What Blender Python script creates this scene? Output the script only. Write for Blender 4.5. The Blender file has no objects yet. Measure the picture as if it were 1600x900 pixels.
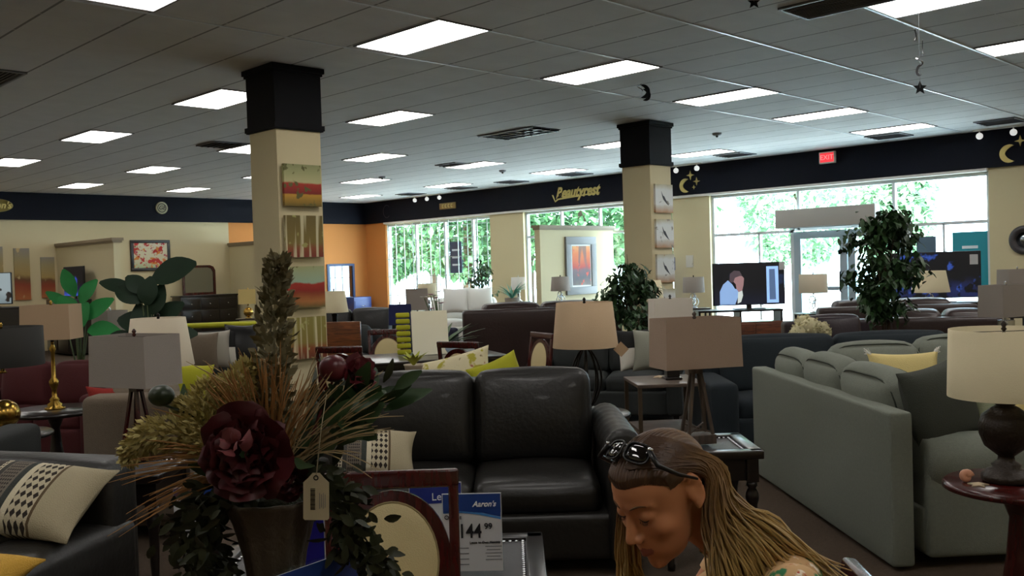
import bpy, bmesh, math, random
from math import sin, cos, pi, radians as RAD, sqrt, atan2
from mathutils import Vector, Matrix, Euler
sc = bpy.context.scene
C = sc.collection
rnd = random.Random(7)

# ---------------------------------------------------------------- camera, sky, exposure
FPX = 1476.6
HEAD = -0.788017          # heading of the viewer in the room (room axes: front windows face -y)
PITCH, ROLL = -0.0215, -0.0303
EYE = 1.60
cyw, syw, cpt, spt = cos(HEAD), sin(HEAD), cos(PITCH), sin(PITCH)
VF = Vector((syw*cpt, cyw*cpt, spt)); VR = Vector((cyw, -syw, 0)); VU = VR.cross(VF)
VR, VU = cos(ROLL)*VR + sin(ROLL)*VU, -sin(ROLL)*VR + cos(ROLL)*VU
cam = bpy.data.cameras.new('camera'); camo = bpy.data.objects.new('camera', cam); C.objects.link(camo)
cam.sensor_width = 36; cam.lens = FPX/1600*36; cam.clip_start = .05; cam.clip_end = 300
mw = Matrix((VR, VU, -VF)).transposed().to_4x4(); mw.translation = (0, 0, EYE)
camo.matrix_world = mw
sc.camera = camo
sc.view_settings.view_transform = 'Standard'; sc.view_settings.look = 'None'
sc.view_settings.exposure = 0.0; sc.view_settings.gamma = 1.0
sc.view_settings.use_curve_mapping = False
LAMP = 9.5               # ceiling panels
SKY = 15.0
wd = bpy.data.worlds.new('sky'); sc.world = wd; wd.use_nodes = True
bgn = wd.node_tree.nodes['Background']; bgn.inputs[0].default_value = (.66, .82, 1.0, 1); bgn.inputs[1].default_value = SKY
sunl = bpy.data.lights.new('sun', 'SUN'); sunl.energy = 34; sunl.angle = .02; sunl.color = (1, .95, .88)
suno = bpy.data.objects.new('sun', sunl); C.objects.link(suno)
suno.rotation_euler = Euler((RAD(42), 0, RAD(-10)))    # afternoon sun behind the shop, lighting the fronts of the trees
def portal(x0, x1, z0, z1, y):
    l = bpy.data.lights.new('window_portal', 'AREA'); l.shape = 'RECTANGLE'; l.size = x1-x0; l.size_y = z1-z0
    l.cycles.is_portal = True
    o = bpy.data.objects.new('window_portal', l); C.objects.link(o)
    o.location = ((x0+x1)/2, y, (z0+z1)/2); o.rotation_euler = (-pi/2, 0, 0)
for a_ in ((-22.21, -17.77, .45, 2.96), (-16.56, -12.05, .45, 2.98), (-11.1, -5.6, .02, 2.98)): portal(*a_, 16.99)

# ---------------------------------------------------------------- helpers
GA = RAD(45.15)
HU = Vector((cos(GA), sin(GA), 0)); HV = Vector((-sin(GA), cos(GA), 0))
def UV(u, v, z=0.0): return HU*u + HV*v + Vector((0, 0, z))
def at(px, py, z=None, v=None):
    """spot (u right of the viewer, v ahead, z) seen at a spot of the picture, at a known height z or distance v"""
    d = VF*FPX + VR*(px-800) - VU*(py-450)
    t = (z-EYE)/d.z if z is not None else v/d.dot(HV)
    p = d*t
    return (p.dot(HU), p.dot(HV), p.z+EYE)
def lin(h):
    if not isinstance(h, str): return tuple(h)[:3]
    h = h.lstrip('#'); o = []
    for i in (0, 2, 4):
        c = int(h[i:i+2], 16)/255; o.append(c/12.92 if c <= .04045 else ((c+.055)/1.055)**2.4)
    return tuple(o)
def c4(h): return (*lin(h), 1)
MATS = {}
def nmat(name):
    m = bpy.data.materials.new(name); m.use_nodes = True; nt = m.node_tree
    b = nt.nodes['Principled BSDF']; return m, nt, b
def mat(name, col, rough=.6, metal=0, bump=0, bs=60, var=0, vs=6, coat=0, sheen=0, emit=0, spec=None, alpha=None):
    if name in MATS: return MATS[name]
    m, nt, b = nmat(name); N, L = nt.nodes.new, nt.links.new
    b.inputs['Base Color'].default_value = c4(col); b.inputs['Roughness'].default_value = rough
    b.inputs['Metallic'].default_value = metal; b.inputs['Coat Weight'].default_value = coat
    b.inputs['Sheen Weight'].default_value = sheen
    if spec is not None: b.inputs['Specular IOR Level'].default_value = spec
    if emit: b.inputs['Emission Color'].default_value = c4(col); b.inputs['Emission Strength'].default_value = emit
    tc = N('ShaderNodeTexCoord')
    if var:
        no = N('ShaderNodeTexNoise'); no.inputs['Scale'].default_value = vs; no.inputs['Detail'].default_value = 5
        mx = N('ShaderNodeMix'); mx.data_type = 'RGBA'
        c = lin(col); mx.inputs[6].default_value = (*[x*(1-var) for x in c], 1); mx.inputs[7].default_value = (*[min(1, x*(1+var)) for x in c], 1)
        L(tc.outputs['Object'], no.inputs['Vector']); L(no.outputs['Fac'], mx.inputs[0]); L(mx.outputs[2], b.inputs['Base Color'])
    if bump:
        no = N('ShaderNodeTexNoise'); no.inputs['Scale'].default_value = bs; no.inputs['Detail'].default_value = 4
        bp = N('ShaderNodeBump'); bp.inputs['Strength'].default_value = bump; bp.inputs['Distance'].default_value = .01
        L(tc.outputs['Object'], no.inputs['Vector']); L(no.outputs['Fac'], bp.inputs['Height']); L(bp.outputs[0], b.inputs['Normal'])
    MATS[name] = m; return m
def wood(name, c1, c2, rough=.35, scale=3, coat=.3, ax=0):
    if name in MATS: return MATS[name]
    m, nt, b = nmat(name); N, L = nt.nodes.new, nt.links.new
    tc = N('ShaderNodeTexCoord'); mp = N('ShaderNodeMapping'); s = [scale*6]*3; s[ax] = scale*.6; mp.inputs['Scale'].default_value = s
    no = N('ShaderNodeTexNoise'); no.inputs['Scale'].default_value = 2; no.inputs['Detail'].default_value = 6; no.inputs['Distortion'].default_value = 1.2
    cr = N('ShaderNodeValToRGB'); cr.color_ramp.elements[0].color = c4(c1); cr.color_ramp.elements[1].color = c4(c2)
    cr.color_ramp.elements[0].position = .35; cr.color_ramp.elements[1].position = .7
    L(tc.outputs['Object'], mp.inputs[0]); L(mp.outputs[0], no.inputs['Vector']); L(no.outputs['Fac'], cr.inputs[0]); L(cr.outputs[0], b.inputs['Base Color'])
    b.inputs['Roughness'].default_value = rough; b.inputs['Coat Weight'].default_value = coat; b.inputs['Coat Roughness'].default_value = .15
    MATS[name] = m; return m

class MB:
    """collects shapes into one mesh"""
    def __init__(s): s.v = []; s.f = []; s.m = []; s.sm = []; s.X = Matrix.Identity(4); s.mi = 0; s.smooth = False
    def at(s, loc=(0, 0, 0), rot=(0, 0, 0), sc_=(1, 1, 1)):
        s.X = Matrix.LocRotScale(Vector(loc), Euler(rot), Vector(sc_)); return s
    def add(s, vs, fs, smooth=None):
        o = len(s.v); s.v += [tuple(s.X @ Vector(p)) for p in vs]
        for f in fs: s.f.append([i+o for i in f]); s.m.append(s.mi); s.sm.append(s.smooth if smooth is None else smooth)
        return s
    def box(s, c, d, taper=1.0):
        x, y, z = c; a, b, h = d[0]/2, d[1]/2, d[2]/2; t = taper
        vs = [(x-a*t, y-b*t, z-h), (x+a*t, y-b*t, z-h), (x+a*t, y+b*t, z-h), (x-a*t, y+b*t, z-h), (x-a, y-b, z+h), (x+a, y-b, z+h), (x+a, y+b, z+h), (x-a, y+b, z+h)]
        return s.add(vs, [(3, 2, 1, 0), (4, 5, 6, 7), (0, 1, 5, 4), (1, 2, 6, 5), (2, 3, 7, 6), (3, 0, 4, 7)], False)
    def rbox(s, c, d, r=.03, bulge=(0, 0, 0), n=6, seam=0):
        """rounded, optionally puffed box"""
        hx = [k/2 for k in d]; r = min(r, *[h*.98 for h in hx]); idx = {}; vs = []; fs = []
        def ts(h):
            inner = h-r; k = 3; a = [-h + r*(1-cos(pi/2*i/k)) for i in range(k)]
            m = [-inner+2*inner*i/n for i in range(n+1)]
            return a + m + [-q for q in reversed(a)]
        T = [ts(h) for h in hx]
        def pt(p):
            key = tuple(round(q, 6) for q in p)
            if key in idx: return idx[key]
            q = [max(-(hx[i]-r), min(hx[i]-r, p[i])) for i in range(3)]
            dd = Vector([p[i]-q[i] for i in range(3)]); L = dd.length
            v = Vector(q)+(dd/L*r if L > 1e-9 else dd)
            nn = [p[i]/hx[i] for i in range(3)]
            for i in range(3):
                if bulge[i]:
                    j, k = (i+1) % 3, (i+2) % 3
                    v[i] += nn[i]*bulge[i]*(1-nn[j]**2)*(1-nn[k]**2)
            idx[key] = len(vs); vs.append((v[0]+c[0], v[1]+c[1], v[2]+c[2])); return idx[key]
        for ax in range(3):
            j, k = (ax+1) % 3, (ax+2) % 3
            for sg in (-1, 1):
                for a in range(len(T[j])-1):
                    for b in range(len(T[k])-1):
                        q = []
                        for (aa, bb) in ((a, b), (a+1, b), (a+1, b+1), (a, b+1)):
                            p = [0, 0, 0]; p[ax] = sg*hx[ax]; p[j] = T[j][aa]; p[k] = T[k][bb]; q.append(pt(p))
                        if sg < 0: q.reverse()
                        if len(set(q)) == 4: fs.append(q)
        return s.add(vs, fs, True)
    def tube(s, pts, r, n=8, closed=False, cap=True):
        P = [Vector(p) for p in pts]; R = r if isinstance(r, (list, tuple)) else [r]*len(P); vs = []; fs = []
        up = None
        for i, p in enumerate(P):
            if closed: t = P[(i+1) % len(P)]-P[i-1]
            else: t = P[min(i+1, len(P)-1)]-P[max(i-1, 0)]
            t.normalize()
            if up is None: up = t.orthogonal().normalized()
            up = (up - t*up.dot(t)); up = up.normalized() if up.length > 1e-6 else t.orthogonal().normalized()
            w = t.cross(up)
            for k in range(n):
                a = 2*pi*k/n; vs.append(p+(up*cos(a)+w*sin(a))*R[i])
        m = len(P)
        for i in range(m if closed else m-1):
            j = (i+1) % m
            for k in range(n): fs.append((i*n+k, i*n+(k+1) % n, j*n+(k+1) % n, j*n+k))
        if cap and not closed: fs.append(list(range(n))[::-1]); fs.append([(m-1)*n+k for k in range(n)])
        return s.add(vs, fs, n > 5)
    def lathe(s, prof, c=(0, 0, 0), n=24, sx=1, sy=1, cap=True, sq=None):
        vs = []; fs = []
        for (r, z) in prof:
            for k in range(n):
                a = 2*pi*k/n; x, y = cos(a), sin(a)
                if sq: q = (abs(x)**sq+abs(y)**sq)**(-1/sq); x *= q; y *= q
                vs.append((c[0]+r*sx*x, c[1]+r*sy*y, c[2]+z))
        for i in range(len(prof)-1):
            for k in range(n): fs.append((i*n+k, i*n+(k+1) % n, (i+1)*n+(k+1) % n, (i+1)*n+k))
        if cap: fs.append(list(range(n))[::-1]); fs.append([(len(prof)-1)*n+k for k in range(n)])
        return s.add(vs, fs, True)
    def ball(s, c, r, n=16, m=10, e=1.0):
        rr = r if isinstance(r, (tuple, list)) else (r, r, r); vs = []; fs = []
        def sp(x): return math.copysign(abs(x)**e, x)
        for i in range(m+1):
            t = -pi/2+pi*i/m
            for k in range(n):
                a = 2*pi*k/n; vs.append((c[0]+rr[0]*sp(cos(t))*sp(cos(a)), c[1]+rr[1]*sp(cos(t))*sp(sin(a)), c[2]+rr[2]*sp(sin(t))))
        for i in range(m):
            for k in range(n): fs.append((i*n+k, i*n+(k+1) % n, (i+1)*n+(k+1) % n, (i+1)*n+k))
        return s.add(vs, fs, True)
    def prism(s, poly, t, plane='xz', off=0.0):
        """flat outline extruded by t"""
        def P(a, b, c): return {'xz': (a, c, b), 'xy': (a, b, c), 'yz': (c, a, b)}[plane]
        n = len(poly); vs = [P(a, b, off) for a, b in poly]+[P(a, b, off+t) for a, b in poly]
        fs = [list(range(n)), [n+i for i in range(n)][::-1]]+[(i, n+i, n+(i+1) % n, (i+1) % n) for i in range(n)]
        return s.add(vs, fs, False)
    def pillow(s, w, h, t, n=14, pinch=.10, e=.45):
        """throw pillow standing in x-z, thickness along y"""
        vs = []; fs = []
        for sg in (-1, 1):
            for i in range(n+1):
                for j in range(n+1):
                    a = -1+2*i/n; b = -1+2*j/n
                    k = max(0, (1-a*a)*(1-b*b))**e
                    x = a*w/2*(1-pinch*(1-b*b)*abs(a)**3); z = b*h/2*(1-pinch*(1-a*a)*abs(b)**3)
                    vs.append((x, sg*(t/2*k+.003), z))
        m = (n+1)**2
        for o, fl in ((0, 0), (m, 1)):
            for i in range(n):
                for j in range(n):
                    q = [o+i*(n+1)+j, o+(i+1)*(n+1)+j, o+(i+1)*(n+1)+j+1, o+i*(n+1)+j+1]
                    fs.append(q[::-1] if fl else q)
        B = [i*(n+1) for i in range(n)]+[n*(n+1)+j for j in range(n)]+[i*(n+1)+n for i in range(n, 0, -1)]+[j for j in range(n, 0, -1)]
        for i in range(len(B)): fs.append((B[i], B[i]+m, B[(i+1) % len(B)]+m, B[(i+1) % len(B)]))
        return s.add(vs, fs, True)
    def leaf(s, base, dirn, L, W, up=(0, 0, 1), bend=.3, n=4, fold=.15):
        d = Vector(dirn).normalized(); u = Vector(up); w = d.cross(u)
        w = w.normalized() if w.length > 1e-4 else d.orthogonal().normalized(); nn = w.cross(d)
        vs = []; fs = []; b = Vector(base)
        for i in range(n+1):
            t = i/n; p = b+d*L*t-nn*bend*L*t*t; q = W/2*sin(pi*min(1, t*.93+.035))**.8
            vs += [p-w*q+nn*fold*q, p, p+w*q+nn*fold*q]
        for i in range(n):
            o = i*3; fs += [(o, o+1, o+4, o+3), (o+1, o+2, o+5, o+4)]
        return s.add(vs, fs, True)
    def build(s, name, m, parent=None, **kw):
        me = bpy.data.meshes.new(name); me.from_pydata(s.v, [], s.f)
        for x in (m if isinstance(m, (list, tuple)) else [m]): me.materials.append(x)
        me.polygons.foreach_set('material_index', s.m); me.polygons.foreach_set('use_smooth', s.sm); me.update()
        bm = bmesh.new(); bm.from_mesh(me); bmesh.ops.recalc_face_normals(bm, faces=bm.faces); bm.to_mesh(me); bm.free()
        o = bpy.data.objects.new(name, me); C.objects.link(o)
        if parent: o.parent = parent
        for k, v in kw.items(): o[k] = v
        return o
def tag(o, label, cat, group=None, kind=None):
    o['label'] = label; o['category'] = cat
    if group: o['group'] = group
    if kind: o['kind'] = kind
    return o
def thing(name, label, cat, u=0, v=0, z=0, rot=0, group=None, room=False):
    """Empty at a thing's base; (u, v) from the viewer, or room x, y when room=True; rot in degrees"""
    o = bpy.data.objects.new(name, None); C.objects.link(o); o.empty_display_size = .1
    o.location = Vector((u, v, z)) if room else UV(u, v, z)
    o.rotation_euler = (0, 0, RAD(rot)+(0 if room else GA))
    return tag(o, label, cat, group)
def struct(o): o['kind'] = 'structure'; return o
def clone(o, parent=None):
    c = o.copy(); C.objects.link(c)
    if parent: c.parent = parent
    for ch in list(o.children): clone(ch, c)
    return c
def put(o, u, v, z=0, rot=0, label=None, room=False):
    o.location = Vector((u, v, z)) if room else UV(u, v, z)
    o.rotation_euler = (0, 0, RAD(rot)+(0 if room else GA))
    if label: o['label'] = label
    return o
def text(name, body, size, m, parent=None, loc=(0, 0, 0), rot=(pi/2, 0, 0), ext=.002, align='CENTER', shear=0, bold=0, sx=1):
    cu = bpy.data.curves.new(name, 'FONT'); cu.body = body; cu.size = size; cu.extrude = ext; cu.align_x = align; cu.align_y = 'CENTER'
    cu.shear = shear; cu.offset = bold
    t = bpy.data.objects.new(name, cu); C.objects.link(t)
    dg = bpy.context.evaluated_depsgraph_get(); me = bpy.data.meshes.new_from_object(t.evaluated_get(dg)); me.name = name
    bpy.data.objects.remove(t); bpy.data.curves.remove(cu)
    me.materials.clear(); me.materials.append(m)
    o = bpy.data.objects.new(name, me); C.objects.link(o); o.location = loc; o.rotation_euler = rot; o.scale = (sx, 1, 1)
    if parent: o.parent = parent
    return o

# ---------------------------------------------------------------- the room
YW, XW, CEIL = 16.94, -23.165, 3.65
XR, YB = 3.2, -4.5
m_wall = mat('cream_paint', '#cfc29c', .8, bump=.05, bs=120)
m_white = mat('white_paint', '#e8e6e0', .6)
m_navy = mat('navy_paint', '#0a0e1c', .7, spec=.2)
m_orange = mat('orange_paint', '#d08a48', .8)
def grid_material(name, base, line, px, py, ox, oy, wx, wy, rough, bump, bs):
    m, nt, b = nmat(name); N, L = nt.nodes.new, nt.links.new
    ge = N('ShaderNodeTexCoord'); sp = N('ShaderNodeSeparateXYZ'); L(ge.outputs['Object'], sp.inputs[0])
    def band(o, off, per, w):
        a = N('ShaderNodeMath'); a.operation = 'SUBTRACT'; L(o, a.inputs[0]); a.inputs[1].default_value = off
        c = N('ShaderNodeMath'); c.operation = 'PINGPONG'; L(a.outputs[0], c.inputs[0]); c.inputs[1].default_value = per/2
        d = N('ShaderNodeMath'); d.operation = 'LESS_THAN'; L(c.outputs[0], d.inputs[0]); d.inputs[1].default_value = w; return d.outputs[0]
    gy = band(sp.outputs[1], oy, py, wy); gx = band(sp.outputs[0], ox, px, wx)
    no = N('ShaderNodeTexNoise'); no.inputs['Scale'].default_value = 3; L(ge.outputs['Object'], no.inputs['Vector'])
    m0 = N('ShaderNodeMix'); m0.data_type = 'RGBA'; c = lin(base)
    m0.inputs[6].default_value = (*[q*.9 for q in c], 1); m0.inputs[7].default_value = (*[q*1.08 for q in c], 1); L(no.outputs['Fac'], m0.inputs[0])
    m1 = N('ShaderNodeMix'); m1.data_type = 'RGBA'; m1.inputs[7].default_value = c4(line); L(gy, m1.inputs[0]); L(m0.outputs[2], m1.inputs[6])
    m2 = N('ShaderNodeMix'); m2.data_type = 'RGBA'; m2.inputs[7].default_value = (*[q*.93 for q in c], 1); L(gx, m2.inputs[0]); L(m1.outputs[2], m2.inputs[6])
    L(m2.outputs[2], b.inputs['Base Color']); b.inputs['Roughness'].default_value = rough
    n2 = N('ShaderNodeTexNoise'); n2.inputs['Scale'].default_value = bs; L(ge.outputs['Object'], n2.inputs['Vector'])
    bp = N('ShaderNodeBump'); bp.inputs['Strength'].default_value = bump; bp.inputs['Distance'].default_value = .01
    L(n2.outputs['Fac'], bp.inputs['Height']); L(bp.outputs[0], b.inputs['Normal'])
    return m
m_ceil = grid_material('ceiling_tile', '#dcdcdc', '#8a8a8a', .606, .6125, -7.052, 5.07, .006, .011, .8, .25, 90)
m_carpet = mat('carpet', '#473829', .95, bump=.6, bs=220, var=.35, vs=40)
struct(MB().box(((XW+XR)/2, (YW+YB)/2, -.05), (XR-XW+.4, YW-YB+.4, .1)).build('floor', m_carpet))
struct(MB().box(((XW+XR)/2, (YW+YB)/2, CEIL+.05), (XR-XW+.4, YW-YB+.4, .1)).build('ceiling', m_ceil))
# left wall: cream then orange
w = MB(); w.box((XW-.1, (YB+12.46)/2, CEIL/2), (.2, 12.46-YB, CEIL)); w.mi = 1; w.box((XW-.1, (YW+12.46)/2, CEIL/2), (.2, YW-12.46, CEIL))
struct(w.build('wall_left', [m_wall, m_orange]))
struct(MB().box((XR+.1, (YB+YW)/2, CEIL/2), (.2, YW-YB, CEIL)).build('wall_right', m_wall))
struct(MB().box(((XW+XR)/2, YB-.1, CEIL/2), (XR-XW, .2, CEIL)).build('wall_back', m_wall))
W3 = [(-22.21, -17.77, .45, 2.96), (-16.56, -12.05, .45, 2.98), (-11.1, -5.6, .02, 2.98)]
w = MB(); yt = .22; yc = YW+yt/2
w.mi = 1; w.box(((XW+W3[0][0])/2, yc, CEIL/2), (W3[0][0]-XW, yt, CEIL)); w.mi = 0
xs = [W3[0][1], W3[1][0], W3[1][1], W3[2][0], W3[2][1], XR]
for a, b in ((0, 1), (2, 3), (4, 5)): w.box(((xs[a]+xs[b])/2, yc, CEIL/2), (xs[b]-xs[a], yt, CEIL))
for x0, x1, z0, z1 in W3:
    w.box(((x0+x1)/2, yc, (z1+CEIL)/2), (x1-x0, yt, CEIL-z1)); w.box(((x0+x1)/2, yc, z0/2), (x1-x0, yt, z0))
struct(w.build('wall_front', [m_wall, m_orange]))
# navy fascia band running below the ceiling
struct(MB().box(((XW+XR)/2, YW-.04, 3.34), (XR-XW, .08, .62)).build('trim_1', m_navy))
struct(MB().box((XW+.04, (YB+YW-.08)/2, 3.34), (.08, YW-YB-.08, .62)).build('trim_2', m_navy))
struct(MB().box(((W3[0][0]+W3[2][1])/2, YW-.02, 3.005), (W3[2][1]-W3[0][0], .10, .05)).build('trim_3', m_white))
# bright tee bars of the ceiling grid
m_bar = mat('tee_bar', '#e6ecf2', .3)
for i, x in enumerate((-3.44, -4.66, -5.90, -7.14)):
    struct(MB().box((x, 6.2, CEIL-.004), (.022, 21.2, .008)).build('trim_%d' % (4+i), m_bar))

def glass_mat():
    m = bpy.data.materials.new('window_glass'); m.use_nodes = True; nt = m.node_tree; nt.nodes.clear(); N = nt.nodes.new
    o = N('ShaderNodeOutputMaterial'); t = N('ShaderNodeBsdfTransparent'); t.inputs[0].default_value = (.93, .98, .97, 1); g = N('ShaderNodeBsdfGlossy'); g.inputs['Roughness'].default_value = .02
    x = N('ShaderNodeMixShader'); x.inputs[0].default_value = .05
    nt.links.new(t.outputs[0], x.inputs[1]); nt.links.new(g.outputs[0], x.inputs[2]); nt.links.new(x.outputs[0], o.inputs[0]); return m
m_glass = glass_mat()
m_frame = mat('window_frame_paint', '#cdd3d6', .5)
def window(n, x0, x1, z0, z1, bars, ybar=None, grille=None):
    g = MB().box(((x0+x1)/2, YW+.13, (z0+z1)/2), (x1-x0-.02, .012, z1-z0-.02)).build('window_%d' % n, m_glass); struct(g)
    f = MB(); t = .06
    for x in (x0+t/2, x1-t/2): f.box((x, YW+.13, (z0+z1)/2), (t, .09, z1-z0))
    for z in (z0+t/2, z1-t/2): f.box(((x0+x1)/2, YW+.13, z), (x1-x0-2*t, .09, t))
    for b in bars: f.box((b[0], YW+.13, (b[1]+b[2])/2), (b[3] if len(b) > 3 else .055, .08, b[2]-b[1]))
    for h in (ybar or []): f.box(((h[0]+h[1])/2, YW+.13, h[2]), (h[1]-h[0], .08, .055))
    f.build('window_frame', m_frame, g)
    if grille:
        k = MB(); x = x0+.05
        while x < grille[0]:
            k.box((x, YW+.04, (z0+z1)/2), (.022, .022, z1-z0)); x += .385
        for z in grille[1]: k.box(((x0+grille[0])/2, YW+.04, z), (grille[0]-x0, .016, .016))
        k.build('security_grille', mat('grille_white', '#b9c6c0', .5), g)
    return g
window(1, *W3[0], [(-20.93, .45, 2.96, .07), (-19.68, .45, 2.96, .07), (-18.54, .45, 2.96, .07)], grille=(-17.8, (.9, 1.45, 1.95, 2.45, 2.8)))
window(2, *W3[1], [(-15.37, .45, 2.98, .05), (-14.17, .45, 2.98), (-13.0, .45, 2.98)], ybar=[(-16.56, -12.05, 2.35)])
window(3, *W3[2], [(-10.0, .02, 2.145, .04), (-9.27, .02, 2.2, .08), (-9.13, 2.17, 2.98), (-7.25, 2.17, 2.98), (-7.01, .02, 2.2, .08), (-6.38, .02, 2.145, .04)],
       ybar=[(-11.1, -9.25, 2.145), (-9.25, -7.03, 2.18), (-7.03, -5.6, 2.145)])
# double glass door
m_doorf = mat('door_frame_metal', '#9fb0bb', .4)
d = MB()
for x0, x1 in ((-9.23, -8.15), (-8.13, -7.05)):
    for x in (x0+.07, x1-.07): d.box((x, YW+.10, 1.08), (.14, .06, 2.1))
    for z, h in ((.16, .28), (2.06, .14), (1.02, .07)): d.box(((x0+x1)/2, YW+.10, z), (x1-x0-.28, .05, h))
do = struct(d.build('door_1', m_doorf))
MB().box((-8.14, YW+.10, 1.05), (2.1, .012, 2.0)).build('door_glass', m_glass, do)
h = MB()
for x in (-8.27, -8.01): h.tube([(x, YW+.07, .95), (x, YW+.02, .97), (x, YW+.02, 1.33), (x, YW+.07, 1.35)], .014)
h.ball((-8.27, YW+.05, 1.72), .045)
h.build('door_handle', mat('dark_metal', '#22262c', .35, .8), do)
# outside: paving, kerb, trees
m_pave = mat('outside_paving', '#d8d8d4', .9, var=.1, vs=1)
struct(MB().box((-14, 32, -.06), (90, 30.0, .1)).build('ground_outside', m_pave))
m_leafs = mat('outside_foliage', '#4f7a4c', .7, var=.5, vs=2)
m_trunk = mat('bark', '#4a3b2c', .9, bump=.5, bs=30)
def outside_tree(x, y, h, r, label, seed):
    q = random.Random(seed); t = thing('tree', label, 'tree', x, y, 0, 0, 'trees outside the shop windows', room=True)
    k = MB().tube([(0, 0, 0), (.1, 0, h*.3), (-.05, .1, h*.65), (0, 0, h*.9)], [.2, .16, .1, .04])
    f = MB()
    for i in range(5200):
        a = q.uniform(0, 2*pi); zz = q.uniform(-1, 1); rr = r*sqrt(1-zz*zz*.9)*q.uniform(.55, 1)**.5*q.uniform(.8, 1.1)
        p = Vector((rr*cos(a), rr*sin(a), h*.60+zz*h*.42))
        dd = Vector((q.gauss(0, 1), q.gauss(0, 1), q.gauss(-.3, .6)))
        f.leaf(p, dd, q.uniform(.26, .42), q.uniform(.16, .26), bend=.2, n=2)
    k.build('trunk', m_trunk, t); f.build('foliage', m_leafs if x < -20 else mat('glare_washed_foliage', '#9cc09a', .7, var=.3, vs=2), t)  # trees behind the entrance window: overexposed glare painted into a paler leaf colour
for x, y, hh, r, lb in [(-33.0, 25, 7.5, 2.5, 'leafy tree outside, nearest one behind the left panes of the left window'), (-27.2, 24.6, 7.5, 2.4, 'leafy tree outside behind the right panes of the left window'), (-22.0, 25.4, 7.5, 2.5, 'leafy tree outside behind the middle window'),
        (-30.2, 31.2, 9, 3.0, 'tall leafy tree outside in the back row behind the left window'), (-23.6, 31.6, 9, 3.0, 'tall leafy tree outside in the back row between left and middle window'), (-19.4, 36.0, 8.0, 2.6, 'leafy tree outside, coloured pale for glare, beyond the left panes of the entrance window'),
        (-14.2, 33.5, 6.2, 1.3, 'small leafy tree outside, coloured pale for glare, seen just left of the air curtain'), (-36.8, 31, 9, 3.0, 'leafy tree outside, farthest left of all')]:
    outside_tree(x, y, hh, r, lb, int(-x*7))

# ceiling panels
def lightpanel():
    t = thing('ceiling_light', '', 'ceiling light', 0, 0, 0, 0, 'fluorescent ceiling panels', room=True)
    f = MB(); W, D, b = 1.19, .60, .018
    for y in (-D/2+b/2, D/2-b/2): f.box((0, y, -.006), (W, b, .012))
    for x in (-W/2+b/2, W/2-b/2): f.box((x, 0, -.006), (b, D-2*b, .012))
    f.build('frame', mat('panel_frame', '#6a6a6c', .5), t)
    m, nt, bs = nmat('light_diffuser'); bs.inputs['Base Color'].default_value = (.9, .9, .9, 1)
    bs.inputs['Emission Color'].default_value = (1, .96, .91, 1); bs.inputs['Emission Strength'].default_value = LAMP
    MB().box((0, 0, -.004), (W-2*b, D-2*b, .006)).build('diffuser', m, t)
    return t
lp = None
GX = [-10.51, -8.76, -6.99, -5.22, -3.44, -1.67, .10]; GY = [-1.1, .09, 1.29, 2.48, 3.68, 4.87, 6.06, 7.26]
rown = ['behind the viewer', 'beside the viewer', 'nearest row', 'second row', 'third row', 'fourth row', 'fifth row', 'row by the window band']
coln = ['far left column of panels', 'second column from the left wall', 'third column from the left wall', 'fourth column from the left wall', 'fifth column from the left wall', 'sixth column, upper right', 'column over the viewer']
for i, x in enumerate(GX):
    for j, y in enumerate(GY):
        if (i, j) in ((3, 2), (3, 5)) or y < 0 and x > -1: continue
        if lp is None: lp = o = lightpanel()
        else: o = clone(lp)
        put(o, (x+.29)*2.05, (y+.146)*2.05, CEIL-.001, 0, 'lit white rectangular ceiling panel, %s, %s' % (rown[j], coln[i]), room=True)
# pillars
def pillar(x, y, label):
    t = thing('pillar', label, 'pillar', x, y, 0, 0, room=True)
    MB().box((0, 0, 1.51), (.50, .50, 3.02)).build('shaft', m_wall, t)
    c = MB().box((0, 0, 3.34), (.53, .53, .62)).box((0, 0, 3.05), (.57, .57, .05)).box((0, 0, 3.03), (.55, .55, .03)).box((0, 0, 3.62), (.59, .59, .05)).box((0, 0, 3.585), (.56, .56, .03))
    c.build('collar', mat('black_collar', '#08090e', .7, spec=.2), t); return t
pillar(-8.06-.27, 4.885+.25, 'nearer cream square pillar with black collar and four autumn paintings')
pillar(-8.18-.25, 10.99+.25, 'farther cream square pillar with black collar and bird prints')
# half height partitions
def partition(x0, x1, y0, y1, label, capc='#8a7a62', h=2.42):
    t = thing('partition', label, 'partition', (x0+x1)/2, (y0+y1)/2, 0, 0, room=True)
    MB().box((0, 0, h/2), (x1-x0, y1-y0, h)).build('panel', m_wall, t)
    MB().box((0, 0, h+.03), (x1-x0+.1, y1-y0+.1, .06)).box((0, 0, h-.02), (x1-x0+.05, y1-y0+.05, .04)).build('cap', mat('partition_cap', capc, .6), t)
partition(XW+.001, -19.9, 8.07, 8.22, 'cream half-height partition with wooden cap by the left wall, in front of the dresser')
partition(XW+.001, -19.9, 12.46, 12.62, 'cream half-height partition where the left wall turns orange')
partition(-13.85, -13.70, 14.5, YW-.001, 'white half-height partition beside the middle window, carrying the red tree picture', h=2.42)

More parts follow.
